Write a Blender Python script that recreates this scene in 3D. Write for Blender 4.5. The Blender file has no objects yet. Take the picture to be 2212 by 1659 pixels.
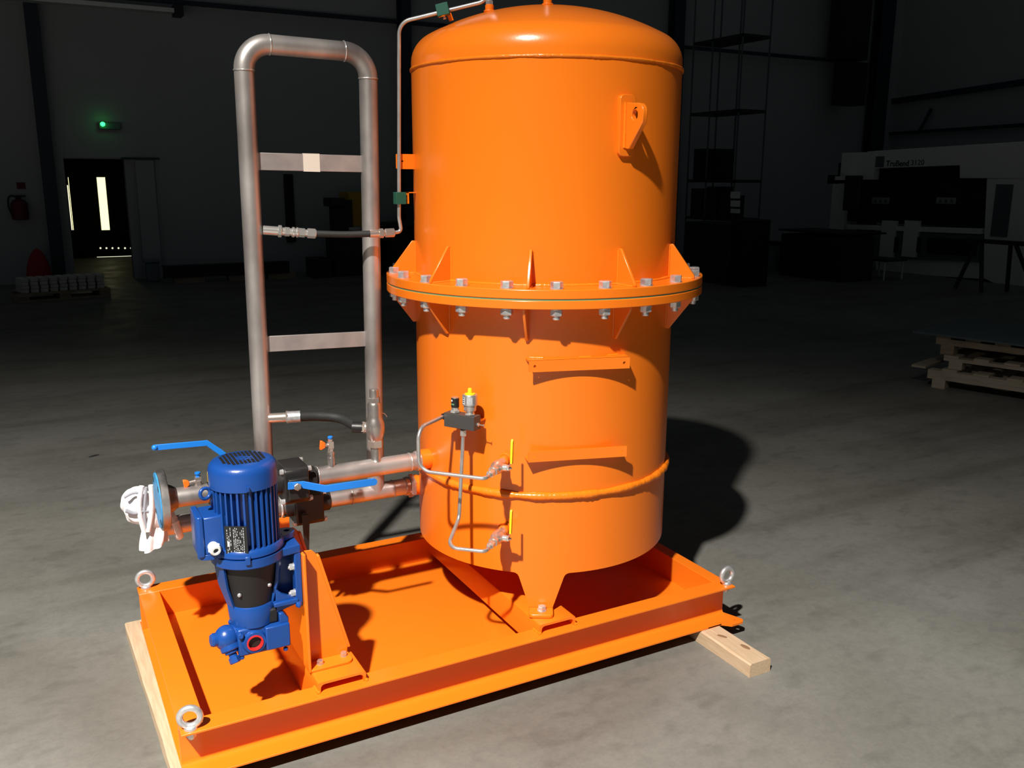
import bpy, math, random
from mathutils import Vector, Matrix, noise
from mathutils.geometry import tessellate_polygon
C = bpy.context.scene.collection
PI = math.pi
R = math.radians
random.seed(7)
# ------------------------------------------------------------------ frame of reference
# metres; the skid is aligned with X (long side) and Y (depth); "rel" heights are measured from
# the top of the skid frame, ZO above the hall floor
ZO = 0.19
FLOOR = -ZO
# ------------------------------------------------------------------ camera
F = 1945.0654
YAW, PITCH, ROLL = 0.4959, 0.2258, 0.0044
EYE = Vector((-0.23655547, -2.24714762, 1.42854937))
fw = Vector((math.sin(YAW)*math.cos(PITCH), math.cos(YAW)*math.cos(PITCH), -math.sin(PITCH)))
rt0 = Vector((math.cos(YAW), -math.sin(YAW), 0))
up0 = rt0.cross(fw)
rt = rt0*math.cos(ROLL) + up0*math.sin(ROLL)
up = up0*math.cos(ROLL) - rt0*math.sin(ROLL)
cd = bpy.data.cameras.new('camera'); cam = bpy.data.objects.new('camera', cd); C.objects.link(cam)
cd.sensor_width = 36; cd.lens = F/2212*36; cd.clip_end = 200; cd.clip_start = .05
m = Matrix((rt, up, -fw)).transposed().to_4x4(); m.translation = EYE + Vector((0, 0, ZO))
cam.matrix_world = m
bpy.context.scene.camera = cam
# ------------------------------------------------------------------ light
sc = bpy.context.scene
sc.view_settings.view_transform = 'Standard'; sc.view_settings.look = 'None'
sc.view_settings.gamma = 1; sc.view_settings.use_curve_mapping = False
sc.view_settings.exposure = 0.0
w = bpy.data.worlds.new('world'); sc.world = w; w.use_nodes = True
w.node_tree.nodes['Background'].inputs[0].default_value = (.80, .95, 1.0, 1)
w.node_tree.nodes['Background'].inputs[1].default_value = 0.027
ld = bpy.data.lights.new('high_bay_lamp', 'SPOT')        # one reflector lamp under the hall roof is switched on
ld.energy = 11600; ld.spot_size = R(121); ld.spot_blend = 1.0; ld.shadow_soft_size = .13
ld.color = (1, .958, .875)
lo = bpy.data.objects.new('high_bay_lamp', ld); C.objects.link(lo)
lo.location = (-3.214, -3.715, 7.077+ZO)

def at(px, py, x=None, y=None, z=None):
    """point of the place where the sight line through a photo pixel meets the plane x=, y= or z="""
    d = fw + rt*((px-1106)/F) - up*((py-829.5)/F)
    if x is not None: t = (x-EYE.x)/d.x
    elif y is not None: t = (y-EYE.y)/d.y
    else: t = (z-EYE.z)/d.z
    return EYE + d*t
# ------------------------------------------------------------------ materials
def mat(name, col, rough=.5, metal=0., noise_amt=0., nscale=12., bump=0., bscale=60., emit=None, estr=0., coat=0., col2=None, stretch=None, spec=.5, detail=5):
    mt = bpy.data.materials.new(name); mt.use_nodes = True
    nt = mt.node_tree; b = nt.nodes['Principled BSDF']
    b.inputs['Base Color'].default_value = (*col, 1)
    b.inputs['Roughness'].default_value = rough; b.inputs['Metallic'].default_value = metal
    b.inputs['Specular IOR Level'].default_value = spec
    if coat: b.inputs['Coat Weight'].default_value = coat; b.inputs['Coat Roughness'].default_value = .08
    if emit: b.inputs['Emission Color'].default_value = (*emit, 1); b.inputs['Emission Strength'].default_value = estr
    tc = nt.nodes.new('ShaderNodeTexCoord')
    src = tc.outputs['Object']
    if stretch:
        mp = nt.nodes.new('ShaderNodeMapping'); mp.inputs['Scale'].default_value = stretch
        nt.links.new(src, mp.inputs[0]); src = mp.outputs[0]
    if noise_amt or col2:
        n = nt.nodes.new('ShaderNodeTexNoise'); n.inputs['Scale'].default_value = nscale; n.inputs['Detail'].default_value = detail
        nt.links.new(src, n.inputs['Vector'])
        cr = nt.nodes.new('ShaderNodeValToRGB')
        c2 = col2 or tuple(max(0, c*(1-noise_amt)) for c in col)
        cr.color_ramp.elements[0].position = .36; cr.color_ramp.elements[1].position = .66
        cr.color_ramp.elements[0].color = (*c2, 1); cr.color_ramp.elements[1].color = (*col, 1)
        nt.links.new(n.outputs['Fac'], cr.inputs[0]); nt.links.new(cr.outputs[0], b.inputs['Base Color'])
    if bump:
        n2 = nt.nodes.new('ShaderNodeTexNoise'); n2.inputs['Scale'].default_value = bscale; n2.inputs['Detail'].default_value = 3
        nt.links.new(src, n2.inputs['Vector'])
        bp = nt.nodes.new('ShaderNodeBump'); bp.inputs['Strength'].default_value = bump; bp.inputs['Distance'].default_value = .004
        nt.links.new(n2.outputs['Fac'], bp.inputs['Height']); nt.links.new(bp.outputs[0], b.inputs['Normal'])
    return mt
M = dict(
    orange=mat('orange_paint', (.88, .192, .010), .24, bump=.03, bscale=140),
    orange_weld=mat('orange_weld', (.86, .205, .009), .26, bump=.5, bscale=90),
    blue=mat('motor_blue_paint', (.008, .058, .27), .30, bump=.06, bscale=120),
    lever=mat('lever_blue', (.012, .20, .72), .40),
    pipe=mat('stainless_pipe', (.66, .62, .60), .40, .72, col2=(.27, .24, .235), nscale=5, stretch=(1, 1, .6), bump=.05),
    plate=mat('brushed_plate', (.52, .48, .47), .5, .6, col2=(.40, .365, .36), nscale=14),
    tube=mat('steel_tube', (.66, .64, .63), .32, .75, noise_amt=.2, nscale=20),
    zinc=mat('zinc_steel', (.78, .78, .80), .36, .70, noise_amt=.25, nscale=60),
    nickel=mat('nickel_brass', (.72, .62, .56), .28, .80),
    chrome=mat('polished_fitting', (.80, .78, .76), .25, .78),
    cast=mat('cast_stainless', (.54, .50, .475), .34, .85, noise_amt=.15, nscale=50),
    black=mat('black_cast', (.016, .015, .015), .42, bump=.15, bscale=80),
    rubber=mat('black_rubber', (.018, .019, .019), .65, bump=.2, bscale=200),
    guard=mat('black_guard', (.010, .009, .009), .6),
    block=mat('anodised_block', (.055, .053, .052), .42),
    gasket=mat('green_gasket', (.13, .28, .15), .5),
    green=mat('green_clamp', (.006, .085, .055), .45),
    white=mat('white_plastic', (.80, .80, .80), .35),
    yellow=mat('yellow_plastic', (.95, .62, .01), .4),
    sticker=mat('printed_label', (.62, .63, .66), .5),
    ink=mat('print_ink', (.02, .02, .02), .6),
    red=mat('red_plastic', (.62, .02, .02), .35),
    orange_plastic=mat('orange_plastic', (.95, .17, .012), .45),
    cloth=mat('white_cloth', (.82, .79, .80), .85, bump=.4, bscale=60),
    stripe=mat('grey_cloth_stripe', (.33, .33, .37), .85),
    bluecover=mat('blue_flange_cover', (.05, .34, .72), .45, noise_amt=.35, nscale=40),
    flange=mat('dark_forged_flange', (.50, .48, .47), .36, .75, col2=(.08, .075, .07), nscale=11),
    wood=mat('pale_timber', (.62, .46, .31), .7, col2=(.52, .37, .23), nscale=9, stretch=(14, 1, 14), bump=.2),
    knot=mat('timber_knot', (.25, .14, .07), .8),
    tape=mat('paper_tape', (.72, .66, .58), .7),
    plate_black=mat('black_nameplate', (.012, .012, .013), .4),
)
# setting
M['wall'] = mat('hall_wall_panel', (.42, .43, .45), .7, noise_amt=.06, nscale=.7)
M['steel_dark'] = mat('blue_black_steel', (.018, .030, .050), .55)
M['dark'] = mat('dark_machine', (.02, .02, .021), .6)
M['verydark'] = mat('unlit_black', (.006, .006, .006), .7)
M['machine'] = mat('pale_machine_enamel', (.80, .80, .78), .5)
M['machine2'] = mat('white_machine_enamel', (.80, .80, .80), .5)
M['mgrey'] = mat('grey_machine_enamel', (.10, .13, .14), .5)
M['oldwood'] = mat('pallet_board', (.40, .30, .21), .8, noise_amt=.35, nscale=4, stretch=(1, 10, 10))
M['palewood'] = mat('pale_board', (.56, .46, .35), .8, noise_amt=.25, nscale=5, stretch=(1, 9, 9))
M['pack'] = mat('pale_package', (.62, .60, .56), .7, noise_amt=.2, nscale=12)
M['dred'] = mat('dull_red', (.40, .008, .02), .6)
M['ddred'] = mat('dark_red', (.13, .008, .010), .6)
M['dyellow'] = mat('dull_yellow', (.50, .30, .02), .5)
M['bin'] = mat('grey_bin', (.16, .20, .22), .6)
M['glow_window'] = mat('lit_window', (.9, .9, .6), .3, emit=(1, .95, .48), estr=1.6)
M['glow_slit'] = mat('lit_gap', (.9, .9, .6), .3, emit=(1, .97, .72), estr=1.0)
M['glow_green'] = mat('green_lamp', (.1, .8, .2), .3, emit=(.03, 1, .16), estr=4)
M['brassbed'] = mat('sign_face', (.30, .31, .30), .5)
def concrete():
    mt = bpy.data.materials.new('concrete_floor'); mt.use_nodes = True
    nt = mt.node_tree; b = nt.nodes['Principled BSDF']; b.inputs['Roughness'].default_value = .55
    b.inputs['Specular IOR Level'].default_value = .35
    tc = nt.nodes.new('ShaderNodeTexCoord')
    def N(scale, det, dist=0, st=None):
        n = nt.nodes.new('ShaderNodeTexNoise'); n.inputs['Scale'].default_value = scale; n.inputs['Detail'].default_value = det; n.inputs['Distortion'].default_value = dist
        if st:
            mp = nt.nodes.new('ShaderNodeMapping'); mp.inputs['Scale'].default_value = st; mp.inputs['Rotation'].default_value = (0, 0, R(-20))
            nt.links.new(tc.outputs['Object'], mp.inputs[0]); nt.links.new(mp.outputs[0], n.inputs['Vector'])
        else: nt.links.new(tc.outputs['Object'], n.inputs['Vector'])
        return n.outputs['Fac']
    def ramp(fac, a, ca, bb, cb):
        cr = nt.nodes.new('ShaderNodeValToRGB'); e = cr.color_ramp.elements
        e[0].position = a; e[1].position = bb; e[0].color = (*ca, 1); e[1].color = (*cb, 1)
        nt.links.new(fac, cr.inputs[0]); return cr.outputs[0]
    def mul(a, c, fac=1.):
        mx = nt.nodes.new('ShaderNodeMix'); mx.data_type = 'RGBA'; mx.blend_type = 'MULTIPLY'; mx.inputs[0].default_value = fac
        nt.links.new(a, mx.inputs[6]); nt.links.new(c, mx.inputs[7]); return mx.outputs[2]
    c = ramp(N(.55, 6, .6), .35, (.180, .171, .150), .68, (.226, .223, .205))
    c = mul(c, ramp(N(1.7, 9, .25), .36, (.87, .865, .86), .58, (1, 1, 1)))
    c = mul(c, ramp(N(7, 8, .2, (1, 1.8, 1)), .32, (.85, .85, .85), .46, (1, 1, 1)))
    c = mul(c, ramp(N(1.1, 9, .5, (.35, 2.4, 1)), .50, (1, 1, 1), .64, (.80, .79, .775)))
    c = mul(c, ramp(N(34, 5), .30, (.90, .90, .90), .60, (1, 1, 1)))
    c = mul(c, ramp(N(90, 3), .2, (.90, .90, .90), .6, (1, 1, 1)))
    nt.links.new(c, b.inputs['Base Color'])
    bp = nt.nodes.new('ShaderNodeBump'); bp.inputs['Strength'].default_value = .12; bp.inputs['Distance'].default_value = .002
    nt.links.new(N(140, 4), bp.inputs['Height']); nt.links.new(bp.outputs[0], b.inputs['Normal'])
    nt.links.new(ramp(N(3, 5), .3, (.45,)*3, .7, (.65,)*3), b.inputs['Roughness'])
    return mt
M['concrete'] = concrete()
# ------------------------------------------------------------------ mesh helpers
def axm(o, d, xref=None):
    """matrix that stands local +Z along d at point o"""
    d = Vector(d).normalized()
    x = Vector(xref) if xref is not None else (Vector((0, 0, 1)) if abs(d.z) < .9 else Vector((1, 0, 0)))
    x = (x - d*x.dot(d)).normalized(); y = d.cross(x)
    mm = Matrix((x, y, d)).transposed().to_4x4(); mm.translation = Vector(o); return mm
def rz(a, o=(0, 0, 0)):
    mm = Matrix.Rotation(a, 4, 'Z'); mm.translation = Vector(o); return mm
def arc(cx, cy, r, a0, a1, n=8):
    return [(cx+r*math.cos(R(a0+(a1-a0)*i/n)), cy+r*math.sin(R(a0+(a1-a0)*i/n))) for i in range(n+1)]
class MB:
    def __init__(s): s.v = []; s.f = []
    def add(s, vs, fs, M=None):
        o = len(s.v)
        for p in vs:
            p = Vector(p); s.v.append(M @ p if M is not None else p)
        for f in fs: s.f.append([o+i for i in f])
        return s
    def box(s, x0, x1, y0, y1, z0, z1, M=None):
        vs = [(x, y, z) for x in (x0, x1) for y in (y0, y1) for z in (z0, z1)]
        return s.add(vs, [(0, 1, 3, 2), (4, 6, 7, 5), (0, 4, 5, 1), (2, 3, 7, 6), (0, 2, 6, 4), (1, 5, 7, 3)], M)
    def prism(s, poly, a0, a1, axis='z', M=None, hole=None):
        def P(u, v, a): return {'x': (a, u, v), 'y': (u, a, v), 'z': (u, v, a)}[axis]
        n = len(poly)
        vs = [P(u, v, a0) for u, v in poly] + [P(u, v, a1) for u, v in poly]
        fs = [(i, (i+1) % n, n+(i+1) % n, n+i) for i in range(n)]
        if hole:
            k = len(hole)
            vs += [P(u, v, a0) for u, v in hole] + [P(u, v, a1) for u, v in hole]
            h0 = 2*n
            fs += [(h0+(i+1) % k, h0+i, h0+k+i, h0+k+(i+1) % k) for i in range(k)]
            idx = list(range(n)) + [h0+i for i in range(k)]
            tri = tessellate_polygon([[Vector((u, v, 0)) for u, v in poly], [Vector((u, v, 0)) for u, v in hole]])
            for t in tri:
                fs.append(tuple(idx[i] for i in t)); fs.append(tuple(idx[i]+(n if idx[i] < n else k) for i in reversed(t)))
        else:
            fs.append(list(range(n-1, -1, -1))); fs.append(list(range(n, 2*n)))
        return s.add(vs, fs, M)
    def lathe(s, prof, seg=32, M=None, a0=0., a1=2*PI, caps=True):
        full = abs(a1-a0-2*PI) < 1e-6
        n = seg if full else seg+1
        vs = []; fs = []
        for r, z in prof:
            for i in range(n):
                a = a0+(a1-a0)*i/seg; vs.append((r*math.cos(a), r*math.sin(a), z))
        for j in range(len(prof)-1):
            for i in range(seg):
                k = (i+1) % n if full else i+1
                fs.append((j*n+i, j*n+k, (j+1)*n+k, (j+1)*n+i))
        if caps and full:
            if prof[0][0] > 1e-5: fs.append(list(range(n-1, -1, -1)))
            if prof[-1][0] > 1e-5: fs.append([(len(prof)-1)*n+i for i in range(n)])
        return s.add(vs, fs, M)
    def cyl(s, r, z0, z1, seg=24, M=None, ch=0.):
        if ch: return s.lathe([(r-ch, z0), (r, z0+ch), (r, z1-ch), (r-ch, z1)], seg, M)
        return s.lathe([(r, z0), (r, z1)], seg, M)
    def ring(s, r0, r1, z0, z1, seg=96, M=None):
        return s.lathe([(r0, z0), (r1, z0), (r1, z1), (r0, z1), (r0, z0)], seg, M, caps=False)
    def hexa(s, af, z0, z1, M=None, ch=.0015):
        r = af/2/math.cos(PI/6)
        return s.lathe([(r-ch, z0), (r, z0+ch), (r, z1-ch), (r-ch, z1)], 6, M)
    def torus(s, Rr, r, M=None, seg=32, sg2=12, a0=0., a1=2*PI, wob=0.):
        full = abs(a1-a0-2*PI) < 1e-6; n = seg if full else seg+1
        vs = []; fs = []
        for i in range(n):
            a = a0+(a1-a0)*i/seg
            q = r*(1+wob*noise.noise(Vector((math.cos(a)*9, math.sin(a)*9, Rr*3))) + wob*.7*noise.noise(Vector((math.cos(a)*40, math.sin(a)*40, 1))))
            for j in range(sg2):
                b = 2*PI*j/sg2; vs.append(((Rr+q*math.cos(b))*math.cos(a), (Rr+q*math.cos(b))*math.sin(a), q*math.sin(b)))
        for i in range(seg):
            k = (i+1) % n if full else i+1
            for j in range(sg2): fs.append((i*sg2+j, k*sg2+j, k*sg2+(j+1) % sg2, i*sg2+(j+1) % sg2))
        return s.add(vs, fs, M)
    def ball(s, c, r, M=None, sx=1, sy=1, sz=1, seg=24, rings=14):
        prof = [(max(1e-6, math.sin(PI*i/rings))*1., -math.cos(PI*i/rings)) for i in range(rings+1)]
        mm = Matrix.Translation(c) @ Matrix.Diagonal((r*sx, r*sy, r*sz, 1))
        return s.lathe(prof, seg, (M @ mm) if M is not None else mm, caps=False)
    def tube(s, pts, r, seg=16, bend=0., caps=True, nb=8):
        pts = [Vector(p) for p in pts]
        if bend:
            q = [pts[0]]
            for i in range(1, len(pts)-1):
                a, b, c = pts[i-1], pts[i], pts[i+1]
                d1 = (a-b); d2 = (c-b); l = min(d1.length, d2.length)*.48
                ang = d1.angle(d2); t = min(l, bend/math.tan(ang/2)) if ang < PI-.01 else 0
                if t < 1e-4: q.append(b); continue
                rr = t*math.tan(ang/2); p1 = b+d1.normalized()*t
                cen = b+(d1.normalized()+d2.normalized()).normalized()*(rr/math.sin(ang/2))
                u = (p1-cen); ax = d1.cross(d2).normalized(); tot = PI-ang
                for k in range(nb+1):
                    q.append(cen + Matrix.Rotation(-tot*k/nb, 3, ax) @ u if True else None)
            q.append(pts[-1]); pts = q
        n = len(pts); T = []
        for i in range(n):
            d = (pts[min(i+1, n-1)]-pts[max(i-1, 0)]); T.append(d.normalized())
        x = T[0].orthogonal().normalized(); vs = []; fs = []
        for i in range(n):
            x = (x - T[i]*x.dot(T[i])).normalized(); y = T[i].cross(x)
            for j in range(seg):
                a = 2*PI*j/seg; vs.append(pts[i] + (x*math.cos(a)+y*math.sin(a))*r)
        for i in range(n-1):
            for j in range(seg): fs.append((i*seg+j, i*seg+(j+1) % seg, (i+1)*seg+(j+1) % seg, (i+1)*seg+j))
        if caps: fs.append(list(range(seg-1, -1, -1))); fs.append([(n-1)*seg+j for j in range(seg)])
        return s.add(vs, fs)
def root_of(o):
    while o.parent: o = o.parent
    return o
def obj(name, mb, mt, parent=None, smooth=38, bevel=0., local=False, label=None, kind=None, bseg=2):
    """one mesh object from a mesh builder; world-built geometry is shifted to its thing's origin"""
    me = bpy.data.meshes.new(name)
    if local or mb is None: off = Vector((0, 0, 0))
    elif parent is not None: off = root_of(parent).location - Vector((0, 0, ZO))
    else: off = Vector((0, 0, 0))
    me.from_pydata([tuple(v-off) for v in mb.v], [], mb.f)
    me.validate(); me.update()
    import bmesh
    bm = bmesh.new(); bm.from_mesh(me); bmesh.ops.recalc_face_normals(bm, faces=bm.faces); bm.to_mesh(me); bm.free()
    if smooth:
        me.polygons.foreach_set('use_smooth', [True]*len(me.polygons)); me.set_sharp_from_angle(angle=R(smooth))
    me.materials.append(M[mt] if isinstance(mt, str) else mt)
    o = bpy.data.objects.new(name, me); C.objects.link(o)
    if parent is not None: o.parent = parent
    elif not local: o.location = (0, 0, ZO)
    if bevel:
        b = o.modifiers.new('bevel', 'BEVEL'); b.width = bevel; b.segments = bseg; b.limit_method = 'ANGLE'; b.angle_limit = R(40)
    if label: o['label'] = label
    if kind or name == 'weld_bead': o['kind'] = kind or 'stuff'
    return o
def part(name, mesh_obj, parent, loc=(0, 0, 0), rot=(0, 0, 0)):
    """another child sharing the mesh of an existing part; loc in the parent thing's own frame"""
    o = mesh_obj.copy(); C.objects.link(o); o.name = name; o.parent = parent; o.location = loc; o.rotation_euler = rot
    return o
def thing(name, label, cat, loc, group=None, rot=0):
    o = bpy.data.objects.new(name, None); C.objects.link(o); o.empty_display_size = .05
    o.location = Vector(loc)+Vector((0, 0, ZO)); o.rotation_euler = (0, 0, rot)
    o['label'] = label; o['category'] = cat
    if group: o['group'] = group
    return o
def tag(o, label, cat, group=None):
    """labels a one-mesh thing and moves its origin to the middle of its underside"""
    o['label'] = label; o['category'] = cat
    if group: o['group'] = group
    vs = [v.co for v in o.data.vertices]
    c = Vector(((min(v.x for v in vs)+max(v.x for v in vs))/2, (min(v.y for v in vs)+max(v.y for v in vs))/2, min(v.z for v in vs)))
    o.data.transform(Matrix.Translation(-c)); o.location = o.location + c
    return o
def dup(rootob, loc=None, rot=None, label=None):
    r = rootob.copy(); C.objects.link(r)
    if loc is not None: r.location = Vector(loc)+Vector((0, 0, ZO))
    if rot is not None: r.rotation_euler = (0, 0, rot)
    if label: r['label'] = label
    for ch in list(rootob.children):
        c = ch.copy(); C.objects.link(c); c.parent = r
        for g in list(ch.children):
            d = g.copy(); C.objects.link(d); d.parent = c
    return r
def struct(name, mb, mt, **k):
    o = obj(name, mb, mt, **k); o['kind'] = 'structure'; return o
# ------------------------------------------------------------------ the hall
WY = 13.35                                           # back wall
WX = 18.7                                            # right wall
d0, d1 = at(157, 603, y=WY).x, at(291, 603, y=WY).x  # doorway in the back wall
dh = at(205, 343, y=WY).z
mb = MB(); mb.box(-22, WX+.3, -16, WY+7, FLOOR-.2, FLOOR); struct('floor', mb, 'concrete')
mb = MB(); mb.box(-22, d0, WY, WY+.2, FLOOR, 9); mb.box(d1, WX+.3, WY, WY+.2, FLOOR, 9); mb.box(d0, d1, WY, WY+.2, dh, 9); struct('wall_back', mb, 'wall')
mb = MB(); mb.box(WX, WX+.2, -16, WY, FLOOR, 9); struct('wall_right', mb, 'wall')
# room behind the doorway
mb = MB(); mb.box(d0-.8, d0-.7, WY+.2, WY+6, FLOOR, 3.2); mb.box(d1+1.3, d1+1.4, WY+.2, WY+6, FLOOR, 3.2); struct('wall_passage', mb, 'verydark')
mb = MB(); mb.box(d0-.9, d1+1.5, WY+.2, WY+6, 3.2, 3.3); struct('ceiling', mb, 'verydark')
DY = at(210, 556, z=FLOOR).y
# ------------------------------------------------------------------ the skid frame
L_, W_ = 1.895, .991
TX, TY, TR = 1.3719, .4955, .45                     # tank axis and radius
skid = thing('skid_frame', 'bright orange welded steel skid frame with shallow drip tray, standing on two timbers', 'frame', (.95, .495, -.14))
def channel_profile(h=.14, b=.067, tw=.0075):
    """C section, web at u=b, flanges towards u=0 with the tapered inner faces of a rolled channel"""
    p = [(0, 0), (0, -.0065), (b-tw-.016, -.0105)]
    p += [(b-tw-.014*(1-math.sin(R(a))), -.011-.014*(1-math.cos(R(a)))) for a in (30, 60, 90)]
    q = [(u, -h-v) for u, v in reversed(p)]
    return p + q + [(b, -h), (b, 0)]
pr = channel_profile()
mb = MB(); mb.prism(pr, 0, L_, 'x'); obj('near_channel', mb, 'orange', skid, bevel=.0012)
mb = MB(); mb.prism([(W_-u, v) for u, v in pr], 0, L_, 'x'); obj('far_channel', mb, 'orange', skid, bevel=.0012)
mb = MB(); mb.prism(pr, .067, W_-.067, 'y'); obj('end_channel', mb, 'orange', skid, bevel=.0012)
mb = MB(); mb.prism([(L_-u*.72, v) for u, v in pr], .067, W_-.067, 'y'); obj('end_channel', mb, 'orange', skid, bevel=.0012)
mb = MB(); mb.box(.060, 1.848, .066, .928, -.101, -.095); obj('drip_tray', mb, 'orange', skid)
def cross_member(x0, x1, name='cross_member', gap=.0):
    """upside-down U section lying over the tray, its ends resting on the long channels"""
    t = .0075; top = .032
    def U(zb, rr=.012):
        o = [(x0, zb)] + [(x0+.006-.006*math.cos(R(a)), top-.006+.006*math.sin(R(a))) for a in (0, 45, 90)] + [(x1-.006+.006*math.sin(R(a)), top-.006+.006*math.cos(R(a))) for a in (0, 45, 90)] + [(x1, zb)]
        i = [(x1-t, zb)] + [(x1-t-rr+rr*math.cos(R(a)), top-t-rr+rr*math.sin(R(a))) for a in (0, 30, 60, 90)] + [(x0+t+rr-rr*math.sin(R(a)), top-t-rr+rr*math.cos(R(a))) for a in (0, 30, 60, 90)] + [(x0+t, zb)]
        return o + i
    mb = MB(); mb.prism(U(0.0), .026, .0675, 'y'); mb.prism(U(0.0), W_-.067, W_-.02, 'y'); mb.prism(U(-.095+gap), .0675, W_-.067, 'y')
    o = obj(name, mb, 'orange', skid)
    return o
cross_member(1.098, 1.233, gap=.034); cross_member(.374, .516)
# weld beads at the feet of the cross members
mb = MB()
for x in (1.098, 1.233, .374, .516):
    mb.tube([(x-.004, .028, .002), (x+.004, .028, .002)], .006, 8); mb.tube([(x, .028, .001), (x, .066, .001)], .004, 8)
obj('weld_bead', mb, 'orange_weld', skid)
def corner_tab(sx, sy):
    """drilled lashing tab under a corner; sx, sy say which corner"""
    p = [(-.115, .0), (-.055, .0), (-.028, -.026), (.022, -.026), (.034, -.014), (.034, -.004), (.004, .075), (-.115, .075)]
    f = [((L_ + u) if sx > 0 else (-u), v if sy > 0 else W_-v) for u, v in p]
    hx, hy = (L_+.008 if sx > 0 else -.008), (-.006 if sy > 0 else W_+.006)
    mb = MB(); mb.prism(f, -.1405, -.1325, 'z', hole=arc(hx, hy, .0075, 0, 345, 23)); obj('corner_tab', mb, 'orange', skid)
for sx in (1, -1):
    for sy in ((1, -1) if sx > 0 else ()): corner_tab(sx, sy)
# timbers
def timber(x0, x1, y0, y1, label, knots=(), skew=0.):
    random.seed(int(x0*1000)+5)
    mb = MB(); n = 14; vs = []; fs = []
    t, b = -.1405, FLOOR+.0005
    for i in range(n+1):
        y = y0+(y1-y0)*i/n
        j = lambda: random.uniform(-.0016, .0016)
        c = .005
        for u, v in ((x0, b), (x0, t-c), (x0+c, t), (x1-c, t), (x1, t-c), (x1, b)): vs.append((u+j()+skew*(y-.5), y, v+(j()*.4 if v != t else 0)))
    for i in range(n):
        for k in range(6): fs.append((i*6+k, i*6+(k+1) % 6, (i+1)*6+(k+1) % 6, (i+1)*6+k))
    fs.append(tuple(range(6))); fs.append(tuple(n*6+k for k in reversed(range(6))))
    mb.add(vs, fs)
    root = thing('timber', label, 'timber', ((x0+x1)/2, (y0+y1)/2, FLOOR), 'timbers under the skid')
    obj('beam', mb, 'wood', root, smooth=25)
    for kx, ky, a, bb, an in knots:
        k = MB(); k.lathe([(1, 0), (.7, .0006), (1e-5, .0008)], 14, Matrix.Translation((kx, ky, t)) @ Matrix.Rotation(an, 4, 'Z') @ Matrix.Diagonal((a, bb, 1, 1)), caps=False)
        obj('knot', k, 'knot', root)
k1 = at(1650-40, 1397, z=-.14); k2 = at(1560, 1374, z=-.14)
timber(1.746, 1.836, -.252, 1.12, 'pale timber beam sticking out under the right end of the orange skid', ((k1.x, k1.y, .009, .021, .1), (k2.x, k2.y, .008, .019, .5)))
timber(-.035, .055, -.20, 1.02, 'pale timber beam lying along under the left end of the orange skid', (), -.026)
# eye bolts
def eyebolt(x, y, rot, label):
    t = thing('eye_bolt', label, 'eye bolt', (x, y, 0), 'lifting eye bolts on the skid corners', rot)
    mb = MB(); mb.torus(.0262, .0088, Matrix.Translation((0, 0, .0345)) @ Matrix.Rotation(PI/2, 4, 'X'), 36, 14); obj('eye_ring', mb, 'zinc', t, local=True)
    mb = MB(); mb.lathe([(.0175, .0005), (.0175, .0055), (.015, .009), (.008, .013)], 28); obj('collar', mb, 'zinc', t, local=True)
    mb = MB(); mb.hexa(.022, -.025, -.0075); mb.cyl(.0072, -.030, -.0005, 14); obj('nut', mb, 'zinc', t, local=True)
eyebolt(.0275, .022, R(-14), 'shiny eye bolt on the near left corner of the orange skid')
eyebolt(.029, .972, R(-8), 'eye bolt on the far left corner of the orange skid')
eyebolt(1.880, .030, R(2), 'shiny eye bolt on the right corner of the orange skid')
# ------------------------------------------------------------------ the pressure tank
ZS, ZG, ZW, ZB, RF = 1.7694, 1.0768, .4347, .1665, .5483
tank = thing('pressure_tank', 'tall bright orange cylindrical pressure tank with bolted middle flange standing on the skid', 'tank', (TX, TY, .04))
TM = Matrix.Translation((TX, TY, 0))
def rad(az, r=0., z=0.):
    a = R(az); return Vector((TX+r*math.cos(a), TY+r*math.sin(a), z))
def radm(az): return rz(R(az), (TX, TY, 0))          # local X runs outwards along azimuth az
SEG = 160
def P(name, mb, mt='orange', bevel=0., smooth=38, **k): return obj(name, mb, mt, tank, bevel=bevel, smooth=smooth, **k)
mb = MB(); mb.lathe([(TR, ZG+.03), (TR, ZS)], SEG, TM, caps=False); P('upper_shell', mb)
# dished head: straight flange, knuckle, crown
kn, cr = .092, .86
al = math.asin((TR-kn)/(cr-kn))
zc = ZS+.022 + math.sqrt((cr-kn)**2-(TR-kn)**2)*-1
prof = [(TR, ZS), (TR, ZS+.022)]
for i in range(1, 15):
    t = (PI/2-al)*i/14; prof.append((TR-kn+kn*math.cos(t), ZS+.022+kn*math.sin(t)))
for i in range(1, 25):
    t = al*(1-i/24); prof.append((max(1e-5, cr*math.sin(t)), zc+cr*math.cos(t)))
ZTOP = zc+cr
mb = MB(); mb.lathe(prof, SEG, TM, caps=False); P('dished_head', mb, smooth=60)
def zhead(r): return zc+math.sqrt(cr*cr-r*r)
mb = MB(); mb.torus(TR+.0005, .0052, Matrix.Translation((TX, TY, ZS)), 320, 8, wob=.28); P('weld_ring', mb, 'orange_weld', smooth=80)
mb = MB(); mb.torus(TR+.002, .0125, Matrix.Translation((TX, TY, ZW)), 360, 10, wob=.25); P('weld_ring', mb, 'orange_weld', smooth=80)
mb = MB(); mb.ring(TR-.004, RF, ZG+.0022, ZG+.0305, SEG, TM); P('upper_flange', mb, bevel=.0022)
mb = MB(); mb.ring(TR-.004, RF, ZG-.0285, ZG-.0022, SEG, TM); P('lower_flange', mb, bevel=.0022)
mb = MB(); mb.ring(TR, RF-.0025, ZG-.0021, ZG+.0021, SEG, TM); P('gasket', mb, 'gasket', label='thin green gasket between the flanges')
mb = MB(); mb.lathe([(TR, ZW), (TR, ZG-.0285)], SEG, TM, caps=False); P('lower_shell', mb)
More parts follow.
